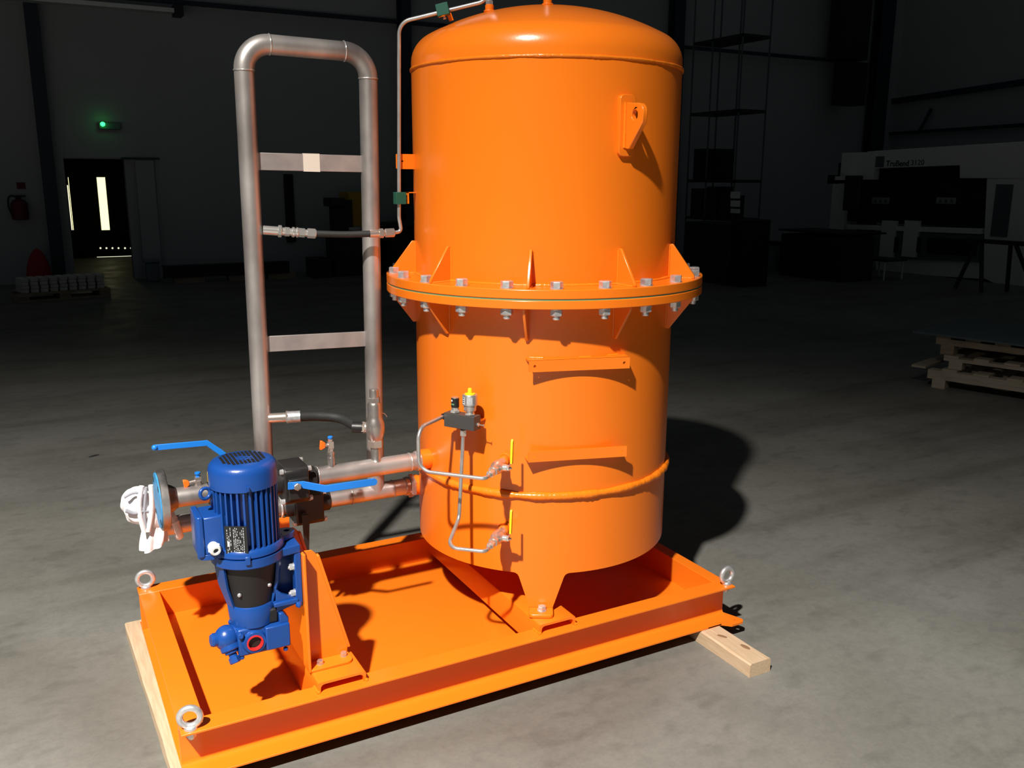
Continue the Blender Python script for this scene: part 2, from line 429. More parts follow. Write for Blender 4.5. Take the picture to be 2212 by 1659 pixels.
# weld fillets above and below the flange
mb = MB(); mb.torus(TR+.001, .005, Matrix.Translation((TX, TY, ZG+.032)), 240, 8, wob=.4); P('weld_ring', mb, 'orange_weld', smooth=80)
# skirt with three feet cut from the same plate
FEET = (-119.8, .2, 120.2)
azs = set(round(-180+360*i/240, 3) for i in range(240))
prof_f = [(12.0, ZB), (10.9, ZB-.0015), (10.0, ZB-.006), (9.4, ZB-.014), (4.9, .047)]
for f in FEET:
    for s in (1, -1):
        for a, z in prof_f: azs.add(round((f+s*a+180) % 360-180, 3))
azs = sorted(azs)
def zbot(a):
    for f in FEET:
        d = abs((a-f+180) % 360-180)
        if d < 12.1:
            if d <= 4.9: return .047
            pr_ = list(reversed(prof_f))
            for (a0, z0), (a1, z1) in zip(pr_, pr_[1:]):
                if d <= a1+1e-4: return z0+(z1-z0)*(d-a0)/(a1-a0)
    return ZB
vs = []; fs = []; n = len(azs); K = (ZW, ZW-.1)
for a in azs:
    for r_ in (TR, TR-.008):
        for z in (ZW, zbot(a)): vs.append(rad(a, r_, z))
for i in range(n):
    j = (i+1) % n; o, q = i*4, j*4
    fs += [(o, q, q+1, o+1), (o+2, o+3, q+3, q+2), (o+1, q+1, q+3, o+3), (o, o+2, q+2, q)]
mb = MB(); mb.add(vs, fs); P('skirt', mb)
mb = MB(); mb.box(TR-.001, TR+.0012, -.0018, .0018, ZB, ZW-.01, radm(-158.5)); P('seam', mb, 'orange_weld')
# dished bottom above the skirt opening
mb = MB(); mb.lathe([(TR-.008, ZW-.02), (.40, ZW-.09), (.25, ZW-.14), (1e-5, ZW-.16)], 64, TM, caps=False); P('bottom_head', mb)
for f in FEET:
    Mf = radm(f)
    pl = [(TR-.05, -.040)] + arc(TR+.036, -.026, .014, -90, 0, 4) + arc(TR+.036, .026, .014, 0, 90, 4) + [(TR-.05, .040)]
    mb = MB(); mb.prism(pl, .0325, .046, 'z', Mf); fo = P('foot_plate', mb, bevel=.003)
    mb = MB(); mb.hexa(.024, .0485, .0615, Mf @ Matrix.Translation((TR+.018, .003, 0))); mb.cyl(.0155, .0462, .0486, 24, Mf @ Matrix.Translation((TR+.018, .003, 0)))
    obj('foot_bolt', mb, 'zinc', fo)
# gussets
def gusset(az, up):
    h = .108; t = .0045
    z0 = ZG+.0305 if up else ZG-.0285; s = 1 if up else -1
    pl = [(TR-.002, z0), (TR+.086, z0), (TR+.086, z0+s*.010), (TR+.011, z0+s*(h+.002)), (TR+.004, z0+s*h*1.02), (TR-.002, z0+s*h)]
    mb = MB(); mb.prism(pl, -t, t, 'y', radm(az)); g = P('gusset_plate', mb, bevel=.0018)
    mb = MB()
    for y in (-t-.001, t+.001): mb.tube([radm(az) @ Vector((TR+.004, y, z0+s*.001)), radm(az) @ Vector((TR+.080, y, z0+s*.001))], .0035, 6); mb.tube([radm(az) @ Vector((TR+.0005, y, z0)), radm(az) @ Vector((TR+.0005, y, z0+s*h*.97))], .0032, 6)
    obj('weld_bead', mb, 'orange_weld', g, smooth=80)
for k in range(10):
    gusset(-89.3+36*k, True); gusset(-90.6+36*k, False)
# flange bolts with their nuts
def bolt_mesh():
    mb = MB(); mb.hexa(.0335, .0030, .0215, ch=.002); mb.cyl(.0200, 0, .0030, 28)
    return mb
def nut_mesh():
    mb = MB(); mb.cyl(.0200, -.0030, 0, 28); mb.hexa(.0335, -.0215, -.0030, ch=.002); mb.lathe([(.0090, -.034), (.0108, -.032), (.0108, -.021)], 16)
    return mb
b0 = n0 = None
off = Vector((TX, TY, .04))
for k in range(22):
    az = -99.67+360/22*k
    if abs((az+50.6+180) % 360-180) < 1: az += 5
    sp = R(az*37 % 60)
    pu = rad(az, .5215, ZG+.0305)-off; pd = rad(az, .5215, ZG-.0285)-off
    if b0 is None:
        b0 = obj('flange_bolt', bolt_mesh(), 'zinc', tank, local=True, smooth=30); b0.location = pu; b0.rotation_euler = (0, 0, sp)
        n0 = obj('flange_nut', nut_mesh(), 'zinc', tank, local=True, smooth=30); n0.location = pd; n0.rotation_euler = (0, 0, sp+.4)
    else:
        part('flange_bolt', b0, tank, pu, (0, 0, sp)); part('flange_nut', n0, tank, pd, (0, 0, sp+.4))
# lifting lug
for az in (-88.6, 91.4):
    Ml = radm(az)
    pad = [(y, z) for y, z in arc(-.013, 1.652, .016, 90, 180, 5)+arc(-.013, 1.506, .016, 180, 270, 5)+arc(.013, 1.506, .016, 270, 360, 5)+arc(.013, 1.652, .016, 0, 90, 5)]
    mb = MB(); mb.prism(pad, TR-.004, TR+.013, 'x', Ml); pd_ = P('lug_pad', mb, bevel=.002)
    lug = [(TR+.010, 1.513), (TR+.030, 1.511), (TR+.036, 1.514), (TR+.094, 1.585)] + arc(TR+.069, 1.613, .027, 0, 88, 6) + [(TR+.022, 1.643), (TR+.010, 1.646)]
    mb = MB(); mb.prism(lug, -.0085, .0085, 'y', Ml, hole=arc(TR+.056, 1.607, .0145, 0, 345, 23)); lp = P('lug_plate', mb, bevel=.002)
    mb = MB()
    for y in (-.011, .011): mb.tube([Ml @ Vector((TR+.013, y, 1.515)), Ml @ Vector((TR+.013, y, 1.645))], .0045, 8)
    obj('weld_bead', mb, 'orange_weld', lp, smooth=80)
# two bracket rails: a folded flat bar, the fold cut to the curve of the shell
def bracket(z0, z1, top):
    Mb = radm(-106.1); hw = .1615; d = .4685
    mb = MB()
    fr = [(-hw, z0), (hw, z0), (hw, z1), (-hw, z1)]
    # front plate with two drilled holes
    n_ = []
    half = [(-hw, z0), (0, z0), (0, z1), (-hw, z1)]
    zc_ = (z0+z1)/2
    mb.prism(half, d-.005, d, 'x', Mb, hole=arc(-hw+.018, zc_, .0045, 0, 330, 11))
    mb.prism([(-u, v) for u, v in reversed(half)], d-.005, d, 'x', Mb, hole=arc(hw-.018, zc_, .0045, 0, 330, 11))
    br = P('bracket_rail', mb)
    zz = z1-.005 if top else z0
    a = math.asin(hw/TR)
    pl = [(d-.001, -hw), (d-.001, hw)] + [(TR*math.cos(a*(1-i/8)), TR*math.sin(a*(1-i/8))) for i in range(17)]
    mb = MB(); mb.prism(pl, zz, zz+.005, 'z', Mb); obj('bracket_web', mb, 'orange', br)
    mb = MB()
    for y in (-.13, .02, .115):
        yy = math.sqrt(TR*TR-y*y); mb.tube([Mb @ Vector((math.sqrt(TR*TR-(y+q)**2)+.001, y+q, zz+(.006 if top else -.001))) for q in (-.02, 0, .02)], .004, 8)
    obj('weld_bead', mb, 'orange_weld', br, smooth=80)
bracket(.848, .884, True); bracket(.560, .594, False)
# nozzles and couplings
mb = MB(); mb.cyl(.0345, .888, .955, 40, axm((0, .495, .484), (1, 0, 0)) ); nz = P('pipe_nozzle', mb)
mb = MB(); mb.torus(.0375, .006, axm((.928, .495, .484), (1, 0, 0)), 40, 8, wob=.3); obj('weld_bead', mb, 'orange_weld', nz, smooth=80)
mb = MB(); mb.cyl(.0345, .957, 1.02, 40, axm((0, .69, .322), (1, 0, 0))); P('pipe_nozzle', mb)
for z in (.551, .318):
    mb = MB(); mb.cyl(.0165, TR-.02, TR+.026, 28, axm(rad(-135.2, 0, z), rad(-135.2, 1, z)-rad(-135.2, 0, z)), ch=.0015)
    mb.torus(.0185, .004, axm(rad(-135.2, TR+.002, z), rad(-135.2, 1, z)-rad(-135.2, 0, z)), 28, 8, wob=.3); P('half_coupling', mb)
N1 = Vector((1.135, .448, 0)); N2 = Vector((1.290, .352, 0))
for nn in (N1, N2):
    zb_ = zhead(math.hypot(nn.x-TX, nn.y-TY))
    mb = MB(); mb.cyl(.0135, zb_-.02, zb_+.018, 28, Matrix.Translation((nn.x, nn.y, 0)), ch=.0012); mb.torus(.0145, .004, Matrix.Translation((nn.x, nn.y, zb_-.001)), 28, 8, wob=.3)
    P('top_nozzle', mb)
# tab and clamp brackets on the left of the shell
mb = MB(); mb.prism([(.8735, 1.4555), (.876, 1.453), (.95, 1.453), (.95, 1.501), (.876, 1.501), (.8735, 1.4985)], .607, .613, 'y', hole=arc(.8945, 1.478, .0035, 0, 330, 11)); P('drilled_tab', mb)
def strip(pts, w, t, nm):
    mb = MB()
    for a, b in zip(pts, pts[1:]):
        a, b = Vector(a), Vector(b); d = (b-a); l = d.length
        mb.box(-w/2, w/2, -t/2, t/2, -t/2, l+t/2, axm(a, d, (0, 1, 0)))
    return P(nm, mb)
strip([(.955, .6, 1.3775), (.9045, .6, 1.3775), (.9045, .6, 1.343)], .03, .003, 'clamp_bracket')
h1 = Vector((1.005, .475, 1.900))
strip([at(975, 44, y=.478), at(970, 30, y=.478), at(952, 36, y=.478)], .026, .003, 'clamp_bracket')
# mounting strip behind the sensor block
mb = MB(); mb.prism([(TR-.004, -.02), (TR+.052, -.014), (TR+.052, .014), (TR-.004, .02)], .676, .681, 'z', radm(-146.2)); P('block_bracket', mb)
# ------------------------------------------------------------------ pump bracket
brk = thing('pump_bracket', 'orange welded angle bracket holding the blue motor pump, bolted to the skid', 'bracket', (.42, .22, .032))
pl = [(.088, .032), (.366, .032), (.352, .232), (.238, .388), (.092, .397)]
mb = MB(); mb.prism(pl, .3665, .3750, 'x'); obj('mounting_plate', mb, 'orange', brk, bevel=.002)
def brace(y, nm='brace_plate'):
    g = [(.3745, .040), (.497, .040), (.500, .066), (.418, .372), (.405, .386), (.3745, .388)]
    mb = MB(); mb.prism(g, y, y+.006, 'y'); o = obj(nm, mb, 'orange', brk, bevel=.0015)
    e = [(.497, .062), (.416, .370), (.4235, .372), (.5045, .064)]
    mb = MB(); mb.prism(e, y-.012, y+.006, 'y'); obj('folded_edge', mb, 'orange', o, bevel=.0015)
    return o
brace(.138); brace(.330)
def base_plate(y0, y1):
    q = [(.3745, y0)] + [(.501-.02+.02*math.sin(R(a)), y0+.02-.02*math.cos(R(a))) for a in (0, 20, 45, 70, 90)] + [(.501, y1), (.3745, y1)]
    mb = MB(); mb.prism(q, .0325, .0405, 'z'); o = obj('base_plate', mb, 'orange', brk, bevel=.0015)
    for x, y in ((.407, y0+.026), (.482, y0+.038)):
        mb = MB(); mm = Matrix.Translation((x, y, 0)); mb.cyl(.0105, .0406, .0424, 20, mm); mb.hexa(.017, .0424, .0525, mm); obj('base_bolt', mb, 'nickel', o)
base_plate(.086, .150); base_plate(.318, .372)
# ------------------------------------------------------------------ motor and gear pump
AX, AY = .232, .160
pump = thing('motor_pump', 'blue electric motor standing upright on a gear pump, bolted to the orange bracket', 'pump', (AX, AY, .11))
PM = Matrix.Translation((AX, AY, 0))
def Q(name, mb, mt='blue', bevel=0., parent=None, smooth=38, **k): return obj(name, mb, mt, parent or pump, bevel=bevel, smooth=smooth, **k)
RC = .0915
mb = MB(); mb.lathe([(RC-.003, .612), (RC, .612), (RC, .656), (RC-.003, .668), (RC-.010, .6765), (RC-.022, .681), (1e-5, .683)], 64, PM); cowl = Q('fan_cowl', mb, smooth=50)
mb = MB()
for i in range(-6, 7):
    for j in range(-9, 10):
        x, y = i*.0105, j*.0058
        if math.hypot(x, y) < .062 and not (math.hypot(x-.004, y+.004) < .022 and (i+j) % 3):
            mb.box(AX+x-.0037, AX+x+.0037, AY+y-.0014, AY+y+.0014, .6795, .6833)
Q('grille_slots', mb, 'guard', parent=cowl, kind='stuff')
mb = MB(); mb.box(-.006, .006, -.004, .003, -.010, .010, axm((AX-.01, AY-RC, .624), (0, -1, 0))); mb.hexa(.007, .003, .006, axm((AX-.01, AY-RC, .624), (0, -1, 0))); Q('cowl_screw', mb, parent=cowl)
mb = MB(); mb.cyl(.070, .425, .640, 48, PM); body = Q('motor_body', mb)
fin0 = None
nf = 34
for k in range(nf):
    a = 360/nf*k+3
    if 158 < a < 202 and k % 2: continue
    if fin0 is None:
        f = MB(); f.prism([(.066, -.0032), (.0885, -.0025), (.0885, .0025), (.066, .0032)], .445-.11, .622-.11, 'z')
        fin0 = obj('cooling_fin', f, 'blue', pump, local=True, smooth=0); fin0.rotation_euler = (0, 0, R(a))
    else: part('cooling_fin', fin0, pump, (0, 0, 0), (0, 0, R(a)))
mb = MB(); mb.lathe([(.070, .424), (.094, .424), (.098, .428), (.098, .439), (.092, .447), (.070, .449)], 56, PM); mf = Q('motor_flange', mb)
# drilled ears of the motor flange
for a in (12, 102, 192):
    Me = PM @ Matrix.Rotation(R(a), 4, 'Z')
    q = [(.085, -.036)] + arc(.114, 0, .026, -75, 75, 8) + [(.085, .036)]
    mb = MB(); mb.prism(q, .425, .441, 'z', Me, hole=arc(.118, 0, .0085, 0, 330, 11)); Q('flange_ear', mb, bevel=.0025, parent=mf)
# terminal box on the left
TB = PM @ Matrix.Rotation(R(0), 4, 'Z')
q = [(-.122, -.044), (-.116, -.048), (-.060, -.048), (-.060, .048), (-.116, .048), (-.122, .044)]
mb = MB(); mb.prism(q, .440, .545, 'z', TB); tb = Q('terminal_box', mb, bevel=.004)
mb = MB(); mb.prism([(-.138, -.044), (-.134, -.050), (-.120, -.050), (-.120, .050), (-.134, .050), (-.138, .044)], .434, .549, 'z', TB); Q('box_lid', mb, bevel=.004, parent=tb)
gp = TB @ Vector((-.100, -.048, .462))
gd = (TB.to_3x3() @ Vector((.10, -1, -.12))).normalized()
gm = axm(gp, gd)
mb = MB(); mb.cyl(.014, -.002, .006, 24, gm); mb.hexa(.030, .004, .014, gm, ch=.003); mb.lathe([(.0150, .014), (.0155, .024), (.012, .029), (.0072, .029), (.0070, .016)], 28, gm, caps=False); gl = Q('cable_gland', mb, 'white', label='white cable gland')
mb = MB(); mb.cyl(.0074, .012, .022, 20, gm); Q('gland_hole', mb, 'guard', parent=gl)
mb = MB(); mb.torus(.0142, .0048, axm((AX-.104, AY-.01, .600), (.35, -1, .1)), 32, 12); mb.tube([(AX-.090, AY-.01, .600), (AX-.07, AY-.006, .600)], .006, 12); Q('lifting_eye', mb)
# name plate across the fins, riveted, with rows of small print
NM = PM @ Matrix.Rotation(R(-119), 4, 'Z')
mb = MB(); mb.box(.0895, .0915, -.030, .030, .439, .520, NM); npl = Q('name_plate', mb, 'plate_black', label='black riveted name plate with pale print')
mb = MB(); random.seed(3)
for i in range(11):
    y = -.0245+.0044*i
    if i in (3,): continue
    z = .443
    while z < .513:
        l = random.uniform(.002, .009)
        if random.random() < .8: mb.box(.0914, .0917, y, y+.0014, z, min(z+l, .516), NM)
        z += l+random.uniform(.001, .004)
Q('plate_print', mb, 'sticker', parent=npl, kind='stuff')
mb = MB(); mb.box(.0914, .0917, -.0245, -.018, .462, .477, NM); Q('plate_mark', mb, 'sticker', parent=npl)
for z in (.456, .504):
    mb = MB(); mb.ball(NM @ Vector((.0915, .004, z)), .0016); Q('rivet', mb, 'zinc', parent=npl)
mb = MB(); NY = PM @ Matrix.Rotation(R(170), 4, 'Z'); mb.box(RC, RC+.0006, -.012, .012, .626, .648, NY); Q('warning_label', mb, 'yellow', parent=cowl, label='small yellow label')
# bell housing with openings, guard inside
mb = MB(); mb.lathe([(.060, .396), (.097, .396), (.100, .399), (.100, .4225), (.060, .4225)], 56, PM); bell = Q('bell_housing', mb)
mb = MB()
for a, wd in ((-166, 36), (-36, 11), (30, 24), (110, 22)):
    v = []; 
    for z, rr in ((.398, .094), (.33, .086), (.262, .0665), (.245, .0650)):
        for ro in (0, -.010):
            for s in (-1, 1):
                aa = R(a+s*wd*.5); v.append(PM @ Vector(((rr+ro)*math.cos(aa), (rr+ro)*math.sin(aa), z)))
    f = []
    for i in range(3):
        o, p_ = i*4, i*4+4
        f += [(o, o+1, p_+1, p_), (o+3, o+2, p_+2, p_+3), (o+2, o, p_, p_+2), (o+1, o+3, p_+3, p_+1)]
    mb.add(v, f)
    Q('housing_rib', mb, bevel=.002); mb = MB()
mb = MB(); mb.lathe([(.050, .268), (.062, .268), (.0655, .262), (.0625, .222), (.0615, .205), (.050, .205)], 48, PM); Q('housing_neck', mb, smooth=50)
mb = MB(); mb.lathe([(.083, .397), (.060, .262)], 40, PM, caps=False); Q('coupling_guard', mb, 'guard', label='black coupling guard')
for a, z in ((-56, .335), (-126, .322)):
    d = Vector((math.cos(R(a)), math.sin(R(a)), -.15)); o = Vector((AX, AY, z))+d*.070
    mb = MB(); mb.lathe([(.0058, 0), (.0058, .003), (.004, .0055), (1e-5, .006)], 16, axm(o, d)); Q('guard_screw', mb, 'zinc')
# foot that carries the housing on the bracket
mb = MB(); mb.prism([(AX+.05, AY-.062), (.366, AY-.050), (.366, AY+.070), (AX+.05, AY+.072)], .398, .4215, 'z'); foot = Q('mounting_foot', mb, bevel=.003)
mb = MB(); mb.box(.347, .3660, AY-.050, AY+.072, .235, .400); Q('foot_plate', mb, bevel=.003, parent=foot)
for y in (AY-.050, AY+.052):
    mb = MB(); mb.prism([(AX+.058, .305), (AX+.075, .285), (.349, .262), (.349, .246), (AX+.058, .232)], y, y+.014, 'y'); Q('foot_rib', mb, bevel=.002, parent=foot)
mb = MB(); mb.prism([(AX+.05, AY-.06), (.350, AY-.06), (.350, AY+.06), (AX+.05, AY+.06)], .252, .264, 'z'); Q('foot_shelf', mb, bevel=.002, parent=foot)
for z in (.342, .262):
    for y in (AY-.036, AY+.052):
        mm = axm((.347, y, z+.012), (-1, 0, 0))
        mb = MB(); mb.cyl(.0115, 0, .0022, 22, mm); mb.hexa(.0175, .0022, .013, mm); mb.lathe([(.0052, .013), (.0052, .017), (1e-5, .018)], 12, mm); Q('foot_bolt', mb, 'zinc', parent=foot)
mm = axm((.350, AY-.060, .247), (-.2, -1, -.1)); mb = MB(); mb.lathe([(.0085, -.01), (.0085, .004), (.004, .012), (1e-5, .013)], 16, mm); Q('grease_plug', mb, parent=foot)
mb = MB(); mb.box(AX+.052, .349, AY+.004, AY+.012, .262, .399); Q('foot_web', mb, parent=foot)
mb = MB(); mb.box(-.007, .007, .094, .106, .412, .436, PM @ Matrix.Rotation(R(-102-90), 4, 'Z')); Q('flange_lug', mb, bevel=.002, parent=bell)
# gear pump under the housing
mb = MB(); mb.box(AX-.054, AX+.030, AY-.056, AY+.056, .124, .206); gpb = Q('pump_body', mb, bevel=.006)
mb = MB(); mb.cyl(.058, .200, .216, 40, PM, ch=.003); Q('pump_flange', mb, parent=gpb)
mb = MB(); mb.box(AX+.020, AX+.088, AY-.070, AY+.045, .132, .202); Q('pump_block', mb, bevel=.004, parent=gpb)
mb = MB(); mb.prism([(AX+.062, .200), (AX+.088, .200), (AX+.088, .214), (AX+.074, .232), (AX+.062, .232)], AY-.06, AY-.02, 'y'); Q('block_ear', mb, bevel=.003, parent=gpb)
mb = MB(); mb.box(AX+.030, AX+.062, AY-.050, AY+.02, .202, .246); Q('black_cover', mb, 'guard', bevel=.006, parent=gpb)
px_ = axm((AX-.010, AY-.056, .164), (0, -1, 0))
mb = MB(); mb.lathe([(.036, -.004), (.030, .010), (.0225, .010)], 36, px_, caps=False); port = Q('port_boss', mb, parent=gpb)
mb = MB(); mb.lathe([(.0228, .002), (.0228, .0125), (.0185, .0125), (.0175, -.001), (1e-5, -.001)], 36, px_, caps=False); Q('port_plug', mb, 'red', parent=gpb, label='red plastic ring in the open port')
mb = MB(); mb.cyl(.0175, -.0005, .0025, 28, px_); Q('port_bore', mb, 'guard', parent=gpb)
for x, y in ((AX-.045, AY-.048), (AX+.075, AY-.058), (AX-.045, AY+.045)):
    mb = MB(); mm = Matrix.Translation((x, y, 0)); mb.hexa(.012, .115, .1245, mm); Q('pump_bolt', mb, parent=gpb)
# relief valve on the left of the pump
rv = Vector((AX-.078, AY-.022, .176))
mb = MB(); mb.ball(rv, .034, sx=1.0, sy=1.0, sz=1.05); rel = Q('relief_valve', mb, smooth=60)
mb = MB(); mb.cyl(.029, 0, .05, 28, axm(rv, (1, .25, .08))); Q('valve_neck', mb, parent=rel)
mb = MB(); mm = axm(rv, (-1, -.12, .10)); mb.cyl(.019, .015, .040, 28, mm, ch=.002); mb.hexa(.033, .034, .044, mm, ch=.003); Q('valve_cap', mb, parent=rel)
mb = MB(); mm = axm(rv, (.22, -.55, -1)); mb.cyl(.0265, .010, .038, 28, mm, ch=.003); mb.cyl(.019, .036, .046, 24, mm, ch=.002); mb.cyl(.0115, .044, .060, 20, mm); mb.hexa(.026, .056, .074, mm, ch=.002); Q('adjusting_screw', mb, parent=rel)
mb = MB(); mb.hexa(.014, 0, .012, axm(rv+Vector((.020, .02, .028)), (-.2, -.1, 1))); Q('neck_bolt', mb, parent=rel)
mb = MB(); mb.hexa(.014, .0, .014, axm((AX-.046, AY-.055, .192), (-.1, -1, .1))); Q('side_bolt', mb, parent=gpb)
# ------------------------------------------------------------------ upper pipe, along X at the tank's middle
UY, UZ, LY, LZ, PR = .495, .4815, .690, .323, .0302
def xc(r, x0, x1, y, z, seg=32, ch=0.):
    mb = MB(); mb.cyl(r, x0, x1, seg, axm((0, y, z), (1, 0, 0)), ch=ch); return mb
upipe = thing('upper_pipe', 'upper horizontal stainless pipe running from the blue covered flange to the orange tank', 'pipe', (.48, UY, UZ-PR))
obj('pipe', xc(PR, .085, .405, UY, UZ), 'pipe', upipe); obj('pipe', xc(PR, .530, .888, UY, UZ), 'pipe', upipe)
mb = MB()
for x in (.531, .852): mb.torus(PR+.0003, .0022, axm((x, UY, UZ), (1, 0, 0)), 40, 6, wob=.4)
obj('weld_bead', mb, 'chrome', upipe, smooth=80)
mb = xc(.0345, .872, .888, UY, UZ, ch=.002); obj('bright_collar', mb, 'chrome', upipe)
mb = MB(); mm = axm((0, UY, UZ), (1, 0, 0)); mb.lathe([(PR-.004, .068), (.048, .068), (.040, .085), (PR+.001, .098), (PR-.004, .098)], 40, mm); obj('weld_neck', mb, 'flange', upipe)
mb = MB(); mb.lathe([(.02, .046), (.090, .046), (.0925, .048), (.0925, .067), (.0905, .069), (.02, .069)], 64, mm); fl = obj('pipe_flange', mb, 'flange', upipe)
mb = MB(); mb.lathe([(1e-5, .0425), (.083, .0425), (.084, .0435), (.084, .0458), (1e-5, .0458)], 64, mm, caps=False); obj('flange_cover', mb, 'bluecover', fl, label='blue plastic cover on the flange face')
for k in range(4):
    a = R(45+90*k); mb = MB(); mb.cyl(.009, .0418, .0450, 20, axm((0, UY+.0725*math.cos(a), UZ+.0725*math.sin(a)), (1, 0, 0))); obj('bolt_hole', mb, 'guard', fl)
def test_cock(x, y, z0, parent, stub=.05, s=1.0):
    """stub, needle valve with orange wing handle and blue cap, standing on a pipe"""
    mm = Matrix.Translation((x, y, z0))
    mb = MB(); mb.lathe([(.0145, -.006), (.0122, .004), (.0122, stub*.62), (.0112, stub*.63), (.0112, stub*.8), (.0122, stub*.81), (.0122, stub)], 24, mm); c = obj('test_cock', mb, 'cast', parent)
    mb = MB(); mb.hexa(.017*s, stub, stub+.010*s, mm); mb.cyl(.0075*s, stub+.01*s, stub+.014*s, 16, mm); mb.box(-.0085*s, .0085*s, -.0085*s, .0085*s, stub+.012*s, stub+.034*s, mm); mb.hexa(.013*s, stub+.034*s, stub+.044*s, mm)
    mb.cyl(.005*s, -.005, .022*s, 14, axm(mm @ Vector((0, 0, stub+.024*s)), (-1, 0, 0))); obj('cock_valve', mb, 'nickel', c)
    hm = axm(mm @ Vector((-.018*s, 0, stub+.024*s)), (-1, 0, .12), (0, 0, 1))
    mb = MB(); mb.prism([(-.008*s, 0), (.008*s, 0), (.015*s, .012*s), (.015*s, .017*s), (-.015*s, .017*s), (-.015*s, .012*s)], -.006*s, .006*s, 'y', hm); obj('wing_handle', mb, 'orange_plastic', c, bevel=.002)
    mb = MB(); mb.lathe([(.0072*s, stub+.043*s), (.0085*s, stub+.045*s), (.0085*s, stub+.050*s), (.006*s, stub+.052*s)], 18, mm); obj('cap', mb, 'lever', c)
test_cock(.579, UY, UZ+PR-.002, upipe, .048)
# low test cock near the flange: the same fitting lying over to the left
ck = Vector((.163, UY, UZ+PR+.004))
mb = MB(); mb.hexa(.018, -.008, .012, Matrix.Translation(ck)); mb.box(-.009, .009, -.008, .008, .008, .022, Matrix.Translation(ck)); mb.cyl(.0052, -.006, .030, 14, axm(ck+Vector((0, 0, .010)), (-1, 0, -.12))); c_ = obj('test_cock', mb, 'nickel', upipe)
mb = MB(); mb.prism([(-.006, 0), (.006, 0), (.0125, .010), (.0125, .017), (-.0125, .017), (-.0125, .010)], -.006, .006, 'y', axm(ck+Vector((-.026, 0, .007)), (-1, 0, -.12), (0, 0, 1))); obj('wing_handle', mb, 'orange_plastic', c_, bevel=.002)
mb = MB(); mb.hexa(.011, .020, .032, Matrix.Translation(ck)); mb.cyl(.0085, .031, .036, 18, Matrix.Translation(ck)); obj('cap', mb, 'lever', c_)
# ------------------------------------------------------------------ lower pipe with its tall loop
lpipe = thing('looped_pipe', 'lower stainless pipe with a tall upright ladder-like loop, running into the orange tank', 'pipe', (.6, LY, LZ-PR))
obj('pipe', xc(PR, .060, .478, LY, LZ), 'pipe', lpipe); obj('pipe', xc(PR, .604, .700, LY, LZ), 'pipe', lpipe); obj('pipe', xc(PR, .703, .918, LY, LZ), 'pipe', lpipe)
mb = MB()
for x in (.608, .702, .86): mb.torus(PR+.0003, .0022, axm((x, LY, LZ), (1, 0, 0)), 40, 6, wob=.4)
obj('weld_bead', mb, 'pipe', lpipe, smooth=80)
mb = MB(); mm = axm((0, LY, LZ), (1, 0, 0)); mb.hexa(.078, .922, .942, mm, ch=.004); mb.cyl(.034, .905, .923, 36, mm, ch=.002); obj('union_nut', mb, 'nickel', lpipe)
mb = xc(.0375, .942, .958, LY, LZ); obj('union_collar', mb, 'orange', lpipe)
XL0, XL1, XR0, XR1 = .406, .417, .797, .8145
RE = .080; ZTP = 1.823; ZR = ZTP-RE
pL = Vector((XL0, LY, LZ)); tL = Vector((XL1, LY, ZR)); pR_ = Vector((XR0, LY, LZ)); tR = Vector((XR1, LY, ZR-.004))
mb = MB(); mb.tube([pL, tL], PR, 32); obj('riser', mb, 'pipe', lpipe)
mb = MB(); mb.tube([pR_, tR], PR, 32); obj('riser', mb, 'pipe', lpipe)
def elbow(cx, cz, a0, a1):
    mb = MB(); mb.tube([Vector((cx+RE*math.cos(R(a0+(a1-a0)*i/14)), LY, cz+RE*math.sin(R(a0+(a1-a0)*i/14)))) for i in range(15)], PR+.0006, 32); obj('elbow', mb, 'pipe', lpipe)
elbow(XL1+RE, ZR, 180, 90); elbow(XR1-RE, ZR-.004, 90, 0)
mb = MB(); mb.tube([(XL1+RE, LY, ZTP), (XR1-RE, LY, ZTP-.004)], PR, 32); obj('top_pipe', mb, 'pipe', lpipe)
mb = MB()
for o, d in (((XL1, LY, ZR), (0, 0, 1)), ((XR1, LY, ZR-.004), (0, 0, 1)), ((XL1+RE, LY, ZTP), (1, 0, 0)), ((XR1-RE, LY, ZTP-.004), (1, 0, 0))): mb.torus(PR+.0004, .0024, axm(o, d), 40, 6, wob=.4)
obj('weld_bead', mb, 'chrome', lpipe, smooth=80)
# flat cross bars
def bar(zl, zr, h):
    mb = MB(); mb.prism([(.440, zl), (.790, zr), (.790, zr+h), (.440, zl+h)], LY-.004, LY+.004, 'y'); return obj('cross_bar', mb, 'plate', lpipe, bevel=.001)
b1 = bar(1.447, 1.442, .0535); bar(.866, .856, .052)
mb = MB(); mb.prism([(.586, 1.4435), (.640, 1.4425), (.640, 1.4995), (.586, 1.5)], LY-.0052, LY+.0052, 'y'); obj('paper_tape', mb, 'tape', b1, label='strip of pale paper tape')
# support post under the lower pipe
post = thing('pipe_support', 'orange upright angle post with side gusset carrying the lower pipe behind the blue motor', 'support', (.455, .69, .032))
mb = MB(); mb.box(.434, .474, .664, .670, .033, .293); mb.box(.434, .440, .670, .716, .033, .293); obj('post', mb, 'orange', post)
mb = MB(); mb.prism([(.474, .20), (.474, .040), (.515, .040)], .664, .670, 'y'); obj('gusset_plate', mb, 'orange', post)
mb = MB(); mb.box(.424, .514, .650, .730, .0325, .040); obj('base_plate', mb, 'orange', post)
mb = MB(); mb.torus(PR+.004, .004, axm((.452, LY, LZ), (1, 0, 0)), 32, 8); obj('pipe_clip', mb, 'zinc', post)
